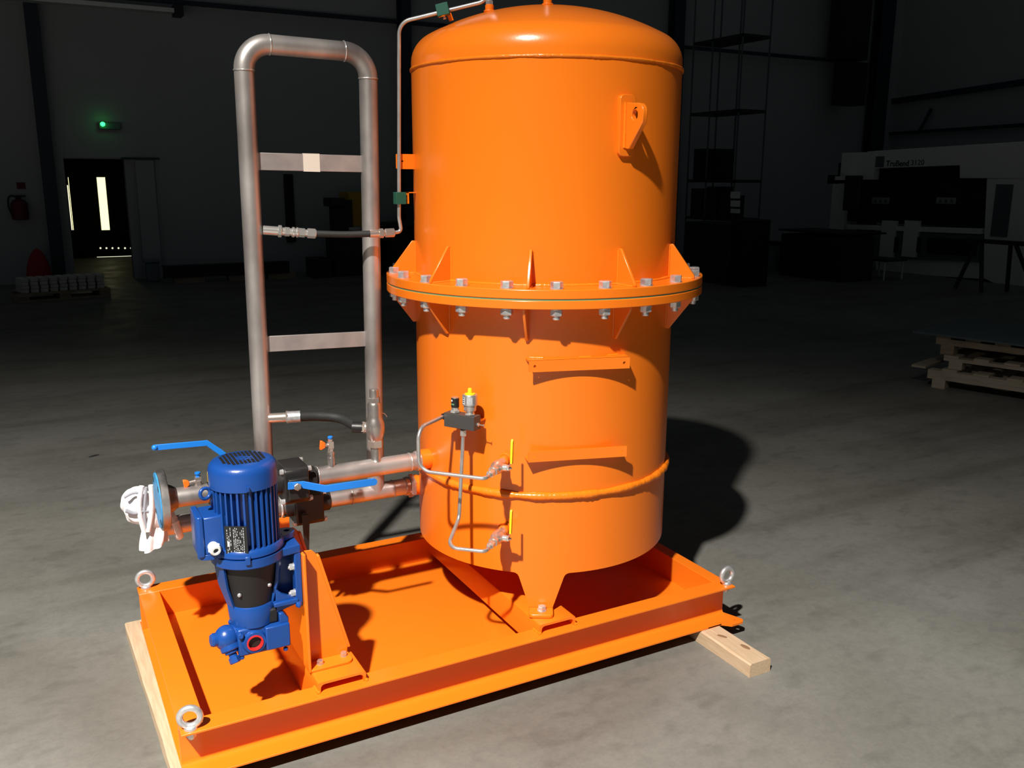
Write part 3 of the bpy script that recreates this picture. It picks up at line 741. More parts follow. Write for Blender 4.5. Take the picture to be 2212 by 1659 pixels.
# ------------------------------------------------------------------ ball valves
def valve(y, z, x0, x1, label, group='black flanged ball valves'):
    v = thing('ball_valve', label, 'valve', ((x0+x1)/2, y, z-.07), group)
    w = .0605; c = .012
    pl = [(-w, -w+c), (-w+c, -w), (w-c, -w), (w, -w+c), (w, w-c), (w-c, w), (-w+c, w), (-w, w-c)]
    xm = (x0+x1)/2
    mb = MB(); mb.prism([(y+a, z+b) for a, b in pl], x0+.012, x1-.012, 'x'); bd = obj('valve_body', mb, 'black', v, bevel=.005)
    mb = MB(); mm = axm((0, y, z), (1, 0, 0)); mb.cyl(.037, x0-.016, x1+.022, 36, mm, ch=.003); obj('end_piece', mb, 'black', v)
    for sx, xx in ((-1, x0+.012), (1, x1-.012)):
        for a, b in ((-1, -1), (1, -1), (-1, 1), (1, 1)):
            mm = axm((xx, y+a*.049, z+b*.049), (sx, 0, 0)); mb = MB(); mb.cyl(.0095, 0, .002, 18, mm); mb.hexa(.0155, .002, .011, mm); obj('body_bolt', mb, 'zinc', v)
    return v, xm
v1, xm = valve(UY, UZ-.002, .398, .500, 'black flanged ball valve with blue lever in the upper pipe beside the blue motor')
mb = MB(); mb.box(xm-.030, xm+.034, UY-.077, UY-.058, UZ-.042, UZ+.026); obj('stem_pad', mb, 'black', v1, bevel=.004)
hz = at(641, 1050, y=UY-.088)
mb = MB(); mm = axm((hz.x, UY-.075, hz.z), (0, -1, 0)); mb.cyl(.010, 0, .02, 20, mm); obj('stem', mb, 'cast', v1)
A = [at(622, 1050, y=UY-.088), at(654, 1047, y=UY-.088), at(703, 1056, y=UY-.125), at(807, 1041, y=UY-.125)]
def flat_lever(pts, w, t, name, parent, ball=None):
    """flat bar bent twice; w is its height, t its thickness"""
    mb = MB(); vs = []; n = len(pts)
    for i, p in enumerate(pts):
        d = (pts[min(i+1, n-1)]-pts[max(i-1, 0)]).normalized(); u = Vector((0, 0, 1)); u = (u-d*u.dot(d)).normalized(); s_ = d.cross(u)
        for a, b in ((-1, -1), (1, -1), (1, 1), (-1, 1)): vs.append(p+s_*(a*t/2)+u*(b*w/2))
    fs = [(0, 1, 2, 3), tuple((n-1)*4+k for k in (3, 2, 1, 0))]
    for i in range(n-1):
        for k in range(4): fs.append((i*4+k, i*4+(k+1) % 4, i*4+4+(k+1) % 4, i*4+4+k))
    mb.add(vs, fs)
    if ball: mb.ball(pts[-1], ball, seg=18, rings=10)
    return obj(name, mb, 'lever', parent, bevel=.0012)
lv = flat_lever(A, .0235, .005, 'lever', v1)
mb = MB(); mb.cyl(.0115, -.003, .003, 24, axm(A[-1], (0, -1, 0))); obj('lever_tip', mb, 'lever', lv)
mb = MB(); mm = axm((hz.x, UY-.091, hz.z), (0, -1, 0)); mb.hexa(.021, 0, .011, mm); mb.cyl(.005, .010, .014, 14, mm); obj('lever_nut', mb, 'cast', v1)
hp = at(670, 1052, y=UY-.093); mb = MB(); mb.cyl(.0035, 0, .001, 16, axm(hp, (0, -1, 0))); obj('lever_hole', mb, 'guard', lv)
v2, xm2 = valve(LY, LZ, .480, .600, 'black flanged ball valve with lever hanging straight down in the lower pipe')
mb = MB(); mb.cyl(.010, .055, .085, 20, axm((.518, LY, LZ-.02), (0, -1, 0))); obj('stem', mb, 'cast', v2)
mb = MB(); mb.prism([(.503, LZ-.008), (.529, LZ-.008), (.526, LZ-.060), (.521, LZ-.145), (.507, LZ-.145), (.504, LZ-.060)], LY-.088, LY-.082, 'y'); obj('lever', mb, 'black', v2, bevel=.0015)  # blue lever coloured black, the motor's shade put into its colour
v3, xm3 = valve(UY, UZ-.002, .205, .300, 'black ball valve hidden behind the blue motor with blue lever reaching out left')
B = [at(486, 985, y=UY-.02), at(478, 978, y=UY-.02), at(447, 957, y=UY-.02), at(334, 967, y=UY-.02)]
mb = MB(); vs = []
flat_lever(B, .0175, .005, 'lever', v3, ball=.0088)
mb = MB(); mb.cyl(.011, UZ+.055, UZ+.09, 20, Matrix.Translation((.25, UY-.02, 0))); obj('stem', mb, 'cast', v3)
mb = MB(); mb.tube([B[0], Vector((.25, UY-.02, UZ+.085))], .007, 12); obj('lever_root', mb, 'lever', v3)
# ------------------------------------------------------------------ safety valve
sv = thing('safety_valve', 'stainless safety valve standing on the upper pipe in front of the right riser', 'valve', (.732, UY, UZ+PR))
sm = Matrix.Translation((.732, UY, 0))
mb = MB(); mb.lathe([(.021, .505), (.0165, .512), (.0165, .556)], 32, sm); obj('inlet_stub', mb, 'cast', sv)
mb = MB(); mb.hexa(.046, .553, .578, sm, ch=.003); obj('hexagon', mb, 'nickel', sv)
mb = MB(); mb.lathe([(.022, .577), (.0268, .588), (.0312, .605), (.0322, .620), (.0305, .637), (.0255, .650), (.0225, .660), (.0225, .697), (.0205, .702), (.0185, .706)], 40, sm); sb = obj('valve_body', mb, 'cast', sv, smooth=60)
mb = MB(); mb.hexa(.036, .704, .722, sm, ch=.002); obj('bonnet_nut', mb, 'cast', sv)
mb = MB(); mb.lathe([(.0150, .722), (.0150, .745), (.0135, .749), (1e-5, .750)], 32, sm); obj('cap', mb, 'cast', sv)
om = axm((.732, UY, .618), (-1, .55, .02))
mb = MB(); mb.cyl(.017, .015, .034, 28, om); mb.hexa(.034, .032, .044, om); obj('outlet', mb, 'nickel', sv)
mb = MB(); mb.torus(.026, .0012, axm((.752, UY, .640), (.2, -1, 0)), 24, 6, R(-70), R(80)); obj('seal_wire', mb, 'chrome', sv)
# ------------------------------------------------------------------ hoses
def run(pts, steps, closed=False):
    """Catmull-Rom through the points"""
    pts = [Vector(p) for p in pts]; q = []
    P_ = [pts[0]*2-pts[1]] + pts + [pts[-1]*2-pts[-2]]
    for i in range(1, len(P_)-2):
        a, b, c, d = P_[i-1:i+3]
        for k in range(steps):
            t = k/steps; q.append(.5*((2*b)+(c-a)*t+(2*a-5*b+4*c-d)*t*t+(3*b-a-3*c+d)*t**3))
    q.append(pts[-1]); return q
def stack(o, d, segs, parent, name, mt='zinc'):
    """row of round and hexagonal pieces along d: (kind, radius or across flats, length)"""
    mm = axm(o, d); z = 0
    for i, (k, r, l) in enumerate(segs):
        mb = MB()
        (mb.hexa(r*2, z, z+l, mm) if k == 'h' else mb.cyl(r, z, z+l, 24, mm, ch=min(.001, r*.1)))
        obj(name if k == 'r' else 'hex_nut', mb, mt, parent); z += l
    return Vector(o)+Vector(d).normalized()*z
ha = at(575, 497.5, y=.672); hb = at(683, 505, y=.645); hc = at(801, 505, y=.612); hd = at(852, 502.5, y=.604)
h1 = thing('upper_hose', 'short straight black hose with steel couplings joining the loop and the thin riser tube', 'hose', (ha.x, ha.y, ha.z-.02))
d = (hb-ha).normalized(); s0 = (at(568, 497, y=.674))
ll = (hb-s0).length
e1 = stack(s0, d, [(k, r, l*ll) for k, r, l in (('r', .0145, .28), ('h', .0165, .07), ('r', .013, .05), ('h', .0125, .10), ('r', .012, .04), ('r', .0165, .05), ('r', .013, .03), ('r', .0165, .04), ('h', .0125, .13), ('r', .0115, .04), ('h', .0135, .16))], h1, 'coupling', 'chrome')
obj('ferrule', (lambda m_: (m_.tube([e1-d*.004, hb], .0122, 20), m_)[1])(MB()), 'zinc', h1)
mb = MB(); mb.tube(run([hb-d*.01, hb+(hc-hb)*.5+Vector((0, 0, -.002)), hc], 10), .0105, 18); obj('rubber_hose', mb, 'rubber', h1)
d2 = (hd-hc).normalized(); l2 = (hd-hc).length
mb = MB(); mb.tube([hc-d2*.004, hc+d2*l2*.36], .0125, 20); obj('ferrule', mb, 'nickel', h1)
stack(hc+d2*l2*.34, d2, [('h', .0135, l2*.20), ('r', .010, l2*.06), ('h', .0125, l2*.40)], h1, 'coupling', 'nickel')
# thin riser tube up to the tank top
T0 = hd; TXV, TYV = .8785, .60
rt_ = thing('riser_tube', 'thin bent steel tube rising up the left of the tank and over to its top', 'tube', (TXV, TYV, 1.24))
v_low = at(862, 470, y=TYV); v_top = at(862, 48, y=TYV); N1t = Vector((N1.x, N1.y, zhead(math.hypot(N1.x-TX, N1.y-TY))+.07))
nend = at(1052, 2, y=N1.y)
mb = MB(); mb.tube([hd-d2*.002, at(867, 500, y=.603), v_low, v_top, nend, N1t+Vector((.0, 0, .012))], .0062, 16, bend=.045); obj('tube', mb, 'tube', rt_)
zt = zhead(math.hypot(N1.x-TX, N1.y-TY))+.018
mb = MB(); mm = Matrix.Translation((N1.x, N1.y, 0)); mb.hexa(.022, zt, zt+.012, mm); mb.cyl(.009, zt+.012, zt+.018, 20, mm); mb.hexa(.020, zt+.018, zt+.034, mm); mb.cyl(.008, zt+.034, zt+.06, 16, mm); obj('end_fitting', mb, 'chrome', rt_)
cl = at(863.5, 428, y=TYV)
def clamp(o, M_, parent):
    mb = MB(); mb.box(-.019, .0165, -.014, .014, -.0195, .0195, M_); k = obj('pipe_clamp', mb, 'green', parent, bevel=.0012, label='green plastic pipe clamp')
    mb = MB(); mb.hexa(.009, .021, .027, M_ @ axm((0, 0, 0), (1, 0, 0))); mb.cyl(.003, .015, .022, 12, M_ @ axm((0, 0, 0), (1, 0, 0))); obj('clamp_screw', mb, 'zinc', k)
clamp(cl, Matrix.Translation((TXV+.002, TYV, cl.z)), rt_)
c2 = at(957, 22, y=.478); dd = (nend-v_top).normalized()
clamp(c2, axm(c2, dd, (0, 0, -1)), rt_)
zt2 = zhead(math.hypot(N2.x-TX, N2.y-TY))+.018
tv = thing('vent_fitting', 'small bright screw fitting on the right hand nozzle of the tank top', 'fitting', (N2.x, N2.y, zt2))
mb = MB(); mm = Matrix.Translation((N2.x, N2.y, 0)); mb.cyl(.011, zt2+.0005, zt2+.010, 20, mm); mb.hexa(.020, zt2+.010, zt2+.04, mm); obj('body', mb, 'chrome', tv)
mb = MB(); mb.cyl(.008, zt2+.04, zt2+.06, 16, mm); obj('stem', mb, 'chrome', tv)
# lower curved hose from the loop to the safety valve
ga = at(588, 903, y=.672); gb = at(649, 899.5, y=.645); ge = om @ Vector((0, 0, .044))
h2 = thing('lower_hose', 'thicker curved black hose joining the left riser and the safety valve', 'hose', (ga.x, ga.y, ga.z-.02))
dg = (gb-ga).normalized(); lg = (gb-ga).length
stack(ga-dg*.012, dg, [('r', .0165, lg*.62), ('h', .0185, lg*.09)], h2, 'coupling', 'nickel')
mb = MB(); mb.tube([ga+dg*lg*.54, gb], .0195, 24); obj('ferrule', mb, 'zinc', h2)
oe = (om.to_3x3() @ Vector((0, 0, 1))).normalized()
mb = MB(); mb.tube(run([gb-dg*.008, at(690, 899, y=.640), at(735, 904, y=.610), ge+oe*.012], 10), .0165, 20); obj('rubber_hose', mb, 'rubber', h2)
mb = MB(); mb.tube([ge-oe*.004, ge+oe*.030], .0185, 22); obj('ferrule', mb, 'black', h2)
# ------------------------------------------------------------------ sensor block on the tank's front left
BA = -149.4; bt = Vector((-math.sin(R(BA)), math.cos(R(BA)), 0)); bo = Vector((math.cos(R(BA)), math.sin(R(BA)), 0))
bc = (Vector((.882, .271, .682))+Vector((.939, .173, .682)))/2 - bo*.019
BM = Matrix((bt, bo, Vector((0, 0, 1)))).transposed().to_4x4(); BM.translation = bc       # local x to the right, y out of the tank
if (Vector((.939, .173, 0))-Vector((.882, .271, 0))).dot(bt) < 0:
    BM = Matrix((-bt, bo, Vector((0, 0, 1)))).transposed().to_4x4(); BM.translation = bc
blk = thing('sensor_block', 'dark manifold block with silver sensor and black switch in front of the tank', 'sensor', bc-Vector((0, 0, .023)))
def S(name, mb, mt, parent=None, bevel=0., **k): return obj(name, mb, mt, parent or blk, bevel=bevel, **k)
mb = MB(); mb.box(-.0565, .0565, -.019, .019, -.0225, .0225, BM); S('manifold_body', mb, 'block', bevel=.001)
mm = BM @ Matrix.Translation((.030, 0, 0))
mb = MB(); mb.hexa(.029, .0225, .028, mm); mb.cyl(.0125, .028, .036, 28, mm); S('sensor_base', mb, 'chrome')
mb = MB(); mb.lathe([(.0175, .036), (.0195, .039), (.0195, .054), (.0235, .056), (.0235, .086), (.0215, .089)], 40, mm); sen = S('sensor', mb, 'tube', label='silver pressure sensor with printed labels')
def wrap(a0, a1, z0, z1, r, name, mt, parent):
    mb = MB(); mb.lathe([(r, z0), (r, z1)], 12, mm, R(a0), R(a1), caps=False); return S(name, mb, mt, parent)
wrap(100, 135, .060, .083, .0238, 'paper_label', 'sticker', sen); l2_ = wrap(38, 80, .060, .083, .0238, 'paper_label', 'sticker', sen)
mb = MB(); random.seed(4)
for z in (.079, .0745, .070, .066, .062):
    a = 42
    while a < 76:
        st = random.uniform(3, 8); mb.lathe([(.0240, z), (.0240, z+.0016)], 3, mm, R(a), R(min(a+st, 78)), caps=False); a += st+random.uniform(2, 4)
for z in (.078, .071, .0645): mb.lathe([(.0240, z), (.0240, z+.003)], 3, mm, R(103+z*30), R(128), caps=False)
S('label_print', mb, 'ink', sen, kind='stuff')
mb = MB(); mb.lathe([(.0165, .0885), (.0168, .0915), (.0085, .0925), (.0072, .0935), (.0062, .107), (.005, .1085), (1e-5, .1085)], 32, mm); S('dust_cap', mb, 'yellow', label='yellow dust cap')
mk_ = BM @ Matrix.Translation((-.026, 0, 0))
mb = MB(); mb.hexa(.028, .0225, .032, mk_); mb.cyl(.0115, .032, .040, 24, mk_); S('switch_base', mb, 'tube')
mb = MB(); mb.cyl(.0128, .040, .070, 28, mk_, ch=.0015); sw = S('switch', mb, 'plate_black', label='black pressure switch')
mb = MB(); mb.cyl(.0108, .070, .0725, 28, mk_); S('switch_top', mb, 'nickel', sw)
mb = MB(); mb.lathe([(.0131, .049), (.0131, .054)], 10, mk_, R(70), R(130), caps=False); S('green_band', mb, 'gasket', sw)
mb = MB(); mb.lathe([(.0131, .060), (.0131, .066)], 6, mk_, R(95), R(125), caps=False); S('white_mark', mb, 'white', sw)
lm_ = BM @ axm((-.0565, 0, .004), (-1, 0, 0)); mb = MB(); mb.hexa(.022, 0, .014, lm_); mb.cyl(.0085, .014, .020, 18, lm_); S('side_nut', mb, 'black')
dm = BM @ axm((.004, 0, -.0225), (0, 0, -1)); mb = MB(); mb.cyl(.010, 0, .006, 18, dm); S('lower_collar', mb, 'black'); mb = MB(); mb.hexa(.0185, .006, .027, dm); S('lower_nut', mb, 'chrome')
rm = BM @ axm((.0565, -.004, -.006), (1, 0, 0)); mb = MB(); mb.cyl(.006, 0, .003, 14, rm); mb.cyl(.0016, .002, .022, 10, rm); mb.cyl(.0045, .0215, .0232, 14, rm); S('bleed_screw', mb, 'tube')
# ------------------------------------------------------------------ two small ball valves on the tank
def small_valve(z, label):
    az = -135.2; t = rad(az, TR+.027, z)
    o = Vector((math.cos(R(az)), math.sin(R(az)), 0)); VM = axm(t, o)
    v = thing('small_ball_valve', label, 'valve', t-Vector((0, 0, .02)), 'small steel ball valves on the tank')
    mb = MB(); mb.cyl(.0125, 0, .012, 24, VM); mb.hexa(.030, .012, .030, VM); obj('inlet_nut', mb, 'nickel', v)
    mb = MB(); mb.lathe([(.0135, .030), (.0175, .034), (.0205, .046), (.0205, .066), (.0175, .078), (.0145, .084)], 28, VM); obj('valve_body', mb, 'nickel', v)
    mb = MB(); mb.hexa(.028, .084, .102, VM); mb.cyl(.0115, .102, .112, 20, VM); obj('outlet_nut', mb, 'nickel', v)
    mb = MB(); mb.hexa(.021, .112, .132, VM); mb.lathe([(.0095, .132), (.0095, .140), (.0065, .144)], 18, VM); obj('tube_nut', mb, 'chrome', v)
    sd = Vector((-math.sin(R(az)), math.cos(R(az)), 0))              # sideways, to the right seen from the front
    so = t + o*.056
    stm = axm(so, sd)
    mb = MB(); mb.cyl(.0105, .014, .032, 20, stm); mb.hexa(.017, .032, .040, stm); mb.cyl(.0045, .040, .047, 12, stm); obj('stem', mb, 'chrome', v)
    p0 = so+sd*.036; hb_ = Vector((1.017, .071, z+.021)) if z > .4 else Vector((1.012, .066, z+.028))
    ht = hb_+Vector((.006, .006, .076))
    flat = MB()
    def blade(a, b, w, t_):
        d_ = (b-a); flat.box(-w/2, w/2, -t_/2, t_/2, 0, d_.length, axm(a, d_, o))
    blade(p0, hb_+Vector((0, 0, .004)), .013, .0025); obj('lever_arm', flat, 'zinc', v)
    g = MB(); d_ = ht-hb_; gm_ = axm(hb_, d_, o)
    g.prism([(-.0058, 0), (.0058, 0), (.0062, d_.length-.008), (.002, d_.length), (-.002, d_.length), (-.0062, d_.length-.008)], -.0036, .0036, 'y', gm_ @ Matrix(((1, 0, 0, 0), (0, 1, 0, 0), (0, 0, 1, 0), (0, 0, 0, 1))) @ Matrix.Identity(4) if False else gm_ @ Matrix(((1, 0, 0, 0), (0, 1, 0, 0), (0, 0, 1, 0), (0, 0, 0, 1))))
    obj('grip', g, 'yellow', v, bevel=.0012, label='yellow plastic lever grip')
    return t + o*.144, o
va, vo = small_valve(.551, 'upper small steel ball valve with yellow lever on the tank, above the weld ring')
vb, vo = small_valve(.318, 'lower small steel ball valve with yellow lever on the tank, below the weld ring')
# steel tubes joining valves and block
t1 = thing('bent_tube', 'thin bent steel tube from the upper small valve to the sensor block side', 'tube', (.768, .252, .55), 'bent steel tubes at the sensor block')
lp_ = BM @ Vector((-.0765, 0, .004))
k0 = at(905, 1017, z=.551); k1_ = at(1048, 1043, z=.551)
mb = MB(); mb.tube([va-vo*.004, va+vo*.030, k0, Vector((k0.x, k0.y, lp_.z)), lp_+(lp_-BM @ Vector((0, 0, .004))).normalized()*-.006], .0062, 16, bend=.040); obj('tube', mb, 'tube', t1)
t2 = thing('bent_tube', 'thin bent steel tube from the lower small valve to the sensor block underside', 'tube', (.9, .2, .318), 'bent steel tubes at the sensor block')
m0 = BM @ Vector((.004, 0, -.049)); m1 = Vector((.8985, .200, .372)); m2 = at(966, 1183, z=.318)
mb = MB(); mb.tube([vb-vo*.004, vb+vo*.030, m2, m1, m0+Vector((0, 0, .006))], .0062, 16, bend=.034); obj('tube', mb, 'tube', t2)
# ------------------------------------------------------------------ cloth tied over the end of the lower pipe
rag = thing('tied_cloth', 'bundle of white striped cloth tied over the left end of the lower pipe', 'cloth', (.02, .67, .26))
def lump(c, rx, ry, rz_, folds, amp, tw, name, mt='cloth', M_=None, hang=0.):
    mb = MB(); ns, nr = 64, 28; vs = []; fs = []
    for i in range(nr+1):
        ph = PI*i/nr
        for j in range(ns):
            th_ = 2*PI*j/ns
            f = 1+amp*math.sin(folds*th_+tw*ph+2*noise.noise(Vector((math.cos(th_), math.sin(th_), ph))*1.5))*math.sin(ph)**.5 + amp*1.6*noise.noise(Vector((math.cos(th_)*2.2, math.sin(th_)*2.2, ph*2.2+c[0]*9)))
            p = Vector((rx*f*math.sin(ph)*math.cos(th_), ry*f*math.sin(ph)*math.sin(th_), -rz_*math.cos(ph)*(1+.3*amp*math.sin(3*th_))))
            vs.append((M_ @ p if M_ else p)+Vector(c))
    for i in range(nr):
        for j in range(ns): fs.append((i*ns+j, i*ns+(j+1) % ns, (i+1)*ns+(j+1) % ns, (i+1)*ns+j))
    mb.add(vs, fs); return obj(name, mb, mt, rag, smooth=75)
g = lambda px, py, y: at(px, py, y=y)
lump(g(302, 1093, .655), .052, .050, .064, 6, .07, 2, 'cloth_bundle', M_=Matrix.Rotation(R(-20), 3, 'Y'))
lump(g(337, 1098, .655), .034, .052, .074, 7, .06, 2, 'cloth_wrap', M_=Matrix.Rotation(R(8), 3, 'Y'))
# tail hanging below, gathered at the top and flaring in folds to an uneven hem
mb = MB(); ns = 96; vs = []; fs = []
top_, bot_ = g(334, 1122, .650), g(333, 1178, .640)
for i in range(13):
    t = i/12
    for j in range(ns):
        a = 2*PI*j/ns; r_ = (.030+.013*t-.006*t*t)*(1+.13*(.3+t)*math.sin(6*a+2.5*t)+.05*math.sin(11*a-2*t))
        c = top_.lerp(bot_, t); vs.append(c+Vector((r_*1.05*math.cos(a), r_*math.sin(a), .009*t*math.cos(a)-.004*t*math.sin(2*a))))
for i in range(12):
    for j in range(ns): fs.append((i*ns+j, i*ns+(j+1) % ns, (i+1)*ns+(j+1) % ns, (i+1)*ns+j))
fs.append(tuple(12*ns+j for j in range(ns)))
mb.add(vs, fs); obj('cloth_tail', mb, 'cloth', rag, smooth=75)
mb = MB(); mb.torus(.041, .011, axm((.108, LY, LZ), (1, .1, .25)), 36, 10, wob=.3); obj('cloth_loop', mb, 'cloth', rag)
for nm, pts, rr, mt in (('cloth_stripe', [(272, 1103), (290, 1109), (308, 1104)], .006, 'stripe'), ('cloth_stripe', [(316, 1052), (313, 1085), (312, 1115), (315, 1140)], .0045, 'stripe'), ('tie_band', [(306, 1050), (301, 1085), (303, 1115), (312, 1150)], .008, 'cloth'), ('tie_band', [(326, 1048), (328, 1085), (326, 1115), (320, 1148)], .008, 'cloth'), ('cloth_stripe', [(300, 1106), (318, 1104), (330, 1106)], .004, 'stripe'), ('cloth_stripe', [(268, 1075), (285, 1066), (302, 1064)], .004, 'stripe')):
    mb = MB(); mb.tube(run([at(a, b, y=.605) for a, b in pts], 6), rr, 12); obj(nm, mb, mt, rag)
# ------------------------------------------------------------------ back of the hall
def bxp(mb, a, b, plane, v, d0, d1):
    """box whose face spans pixels a..b (left-top, right-bottom) on plane y=v or x=v, d0..d1 deep behind that plane"""
    p, q = at(*a, **{plane: v}), at(*b, **{plane: v})
    z0, z1 = sorted((p.z, q.z))
    if plane == 'y': x0, x1 = sorted((p.x, q.x)); mb.box(x0, x1, v+d0, v+d1, z0, z1)
    else: y0, y1 = sorted((p.y, q.y)); mb.box(v+d0, v+d1, y0, y1, z0, z1)
    return mb
def B(name, a, b, plane, v, d0, d1, mt, parent=None, bevel=0., **k): return obj(name, bxp(MB(), a, b, plane, v, d0, d1), mt, parent, bevel=bevel, **k)
G = FLOOR+.001
# passage end wall with its lit door
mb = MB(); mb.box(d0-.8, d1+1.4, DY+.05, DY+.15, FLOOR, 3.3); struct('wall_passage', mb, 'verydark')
dr = thing('passage_door', 'black door with tall lit glass slot at the end of the dark passage', 'door', (at(250, 556, y=DY).x, DY, FLOOR))
dz0 = at(250, 553.5, y=DY).z
pl_, pr2 = at(204, 500, y=DY).x, at(300, 500, y=DY).x
mb = MB(); mb.box(pl_, pr2, DY, DY+.045, dz0, at(250, 345, y=DY).z); obj('door_leaf', mb, 'verydark', dr)
wl, wr_ = at(214, 440, y=DY).x, at(232, 440, y=DY).x
mb = MB(); mb.box(wl, wr_, DY-.006, DY, at(220, 497, y=DY).z, at(220, 383, y=DY).z); obj('lit_window', mb, 'glow_window', dr)
for x in (217, 230, 243, 256, 270, 283):
    c = at(x, 536, y=DY); mb = MB(); mb.cyl(.018, 0, .006, 12, axm((c.x, DY, c.z), (0, -1, 0))); obj('vent_hole', mb, 'glow_slit', dr)
mb = MB(); mb.box(pl_, pr2, DY+.01, DY+.02, FLOOR+.001, dz0); obj('lit_gap', mb, 'glow_slit', dr)
sl = thing('side_window', 'thin lit glass sliver at the left edge of the dark passage', 'window', (at(150, 500, y=DY-1).x, DY-1, at(152, 498, y=DY-1).z))
for (a, b, c) in ((146, 151, 'glow_slit'), (148.5, 150.5, 'glow_window')):
    mb = MB(); yy = DY-1 if c == 'glow_slit' else DY-1.01
    x0, x1 = at(a+4, 440, y=yy).x, at(b+3, 440, y=yy).x
    mb.box(x0, x1, yy, yy+.008, at(150, 497, y=yy).z, at(150, 383, y=yy).z) if c == 'glow_window' else mb.box(x0-.01, x0+.008, yy, yy+.008, at(150, 497, y=yy).z, at(150, 400, y=yy).z)
    obj('pane', mb, c, sl)
mb = MB(); bxp(mb, (136, 338), (140, 604), 'y', WY-.03, 0, .05); bxp(mb, (136, 338), (278, 342), 'y', WY-.03, 0, .05); struct('trim_1', mb, 'wall')
sd_ = thing('sliding_door', 'pale sliding door panel pushed open to the right of the dark doorway', 'door', (at(308, 600, y=WY-.1).x, WY-.08, FLOOR))
B('door_panel', (291, 346), (352, 603), 'y', WY-.1, 0, .05, 'wall', sd_); B('door_track', (262, 340), (345, 345), 'y', WY-.12, 0, .08, 'steel_dark', sd_)
# steel columns
def column(a, b, v, label, plane='y'):
    p, q = at(*a, **{plane: v}), at(*b, **{plane: v})
    r = thing('steel_column', label, 'column', ((p.x+q.x)/2, v+.12 if plane == 'y' else (p.y+q.y)/2, FLOOR), 'steel columns of the hall')
    x0, x1 = p.x, q.x
    mb = MB(); mb.box(x0, x1, v, v+.014, FLOOR, 8); obj('front_flange', mb, 'steel_dark', r)
    mb = MB(); mb.box((x0+x1)/2-.006, (x0+x1)/2+.006, v+.014, v+.21, FLOOR, 8); obj('web', mb, 'steel_dark', r)
    mb = MB(); mb.box(x0, x1, v+.21, v+.224, FLOOR, 8); obj('rear_flange', mb, 'steel_dark', r)
column((113, 580), (142, 580), WY-.28, 'tall dark blue steel column just left of the dark doorway')
column((868, 80), (889, 80), WY-.28, 'dark steel column on the back wall, left of the tank')
column((1459, 40), (1481, 40), WY-.28, 'dark steel column on the back wall, right of the tank top')
column((1880, 320), (1908, 320), WY-.28, 'dark steel column in the far corner above the pale machine')
# rails along the walls
ra, rb = at(380, 5, y=WY-.14), at(1850, 135, y=WY-.14)
mb = MB(); mb.tube([ra+Vector((-6, 0, 0)), rb], .045, 4); tag(obj('wall_rail', mb, 'steel_dark', smooth=0), 'long dark rail running along the back wall high behind the tank', 'rail')
for (a, b, l) in (((1904, 223), (2330, 160), 'upper dark rail high on the right hand wall'), ((1908, 290), (2330, 262), 'lower thinner dark rail on the right hand wall')):
    p, q = at(*a, x=WX-.1), at(*b, x=WX-.1)
    mb = MB(); mb.tube([p, Vector((p.x, q.y, q.z))], .085 if 'upper' in l else .05, 4); tag(obj('wall_rail', mb, 'steel_dark', smooth=0), l, 'rail', 'rails on the right wall')
p, q = at(1985, 285, x=WX-.15), at(2012, 235, x=WX-.15)
mb = MB(); mb.tube([p, q], .04, 6); tag(obj('rail_brace', mb, 'steel_dark'), 'short slanting dark brace between the two right wall rails', 'brace')
r = thing('wall_duct', 'dark square duct hanging down beside the far corner column', 'duct', (at(1858, 230, y=WY-.7).x, WY-.5, at(1858, 228, y=WY-.7).z))
B('duct', (1843, -200), (1874, 130), 'y', WY-.7, 0, .4, 'dark', r); B('duct_end', (1833, 132), (1868, 228), 'y', WY-.7, 0, .4, 'dark', r)
r = thing('cable_tray', 'pale cable tray with dark end block high above the doorway', 'tray', (at(230, 15, y=WY-.6).x, WY-.6, at(230, 16, y=WY-.6).z))
t0_, t1_ = at(60, -2, y=WY-.6), at(378, 22, y=WY-.6); zt_ = (t0_.z+t1_.z)/2
mb = MB(); mb.box(t0_.x-1, t1_.x, WY-.65, WY-.45, zt_-.03, zt_+.03); obj('tray', mb, 'machine', r)
mb = MB(); mb.box(t1_.x-.02, t1_.x+.11, WY-.68, WY-.42, zt_-.07, zt_+.08); obj('end_block', mb, 'dark', r)
# escape lamp
r = thing('escape_lamp', 'small wall lamp glowing green above the dark doorway', 'lamp', (at(237, 280, y=WY-.08).x, WY-.05, at(237, 280, y=WY-.08).z))
B('lamp_body', (213, 264), (262, 280), 'y', WY-.08, 0, .08, 'bin', r, bevel=.01)
c = at(222, 268, y=WY-.1); mb = MB(); mb.ball((c.x, WY-.085, c.z), .034, sy=.5, seg=16, rings=10); obj('green_light', mb, 'glow_green', r)
gl_ = bpy.data.lights.new('green_glow', 'POINT'); gl_.energy = .10; gl_.color = (.05, 1, .2); gl_.shadow_soft_size = .03
go = bpy.data.objects.new('green_glow', gl_); C.objects.link(go); go.location = (c.x, WY-.16, c.z+ZO)
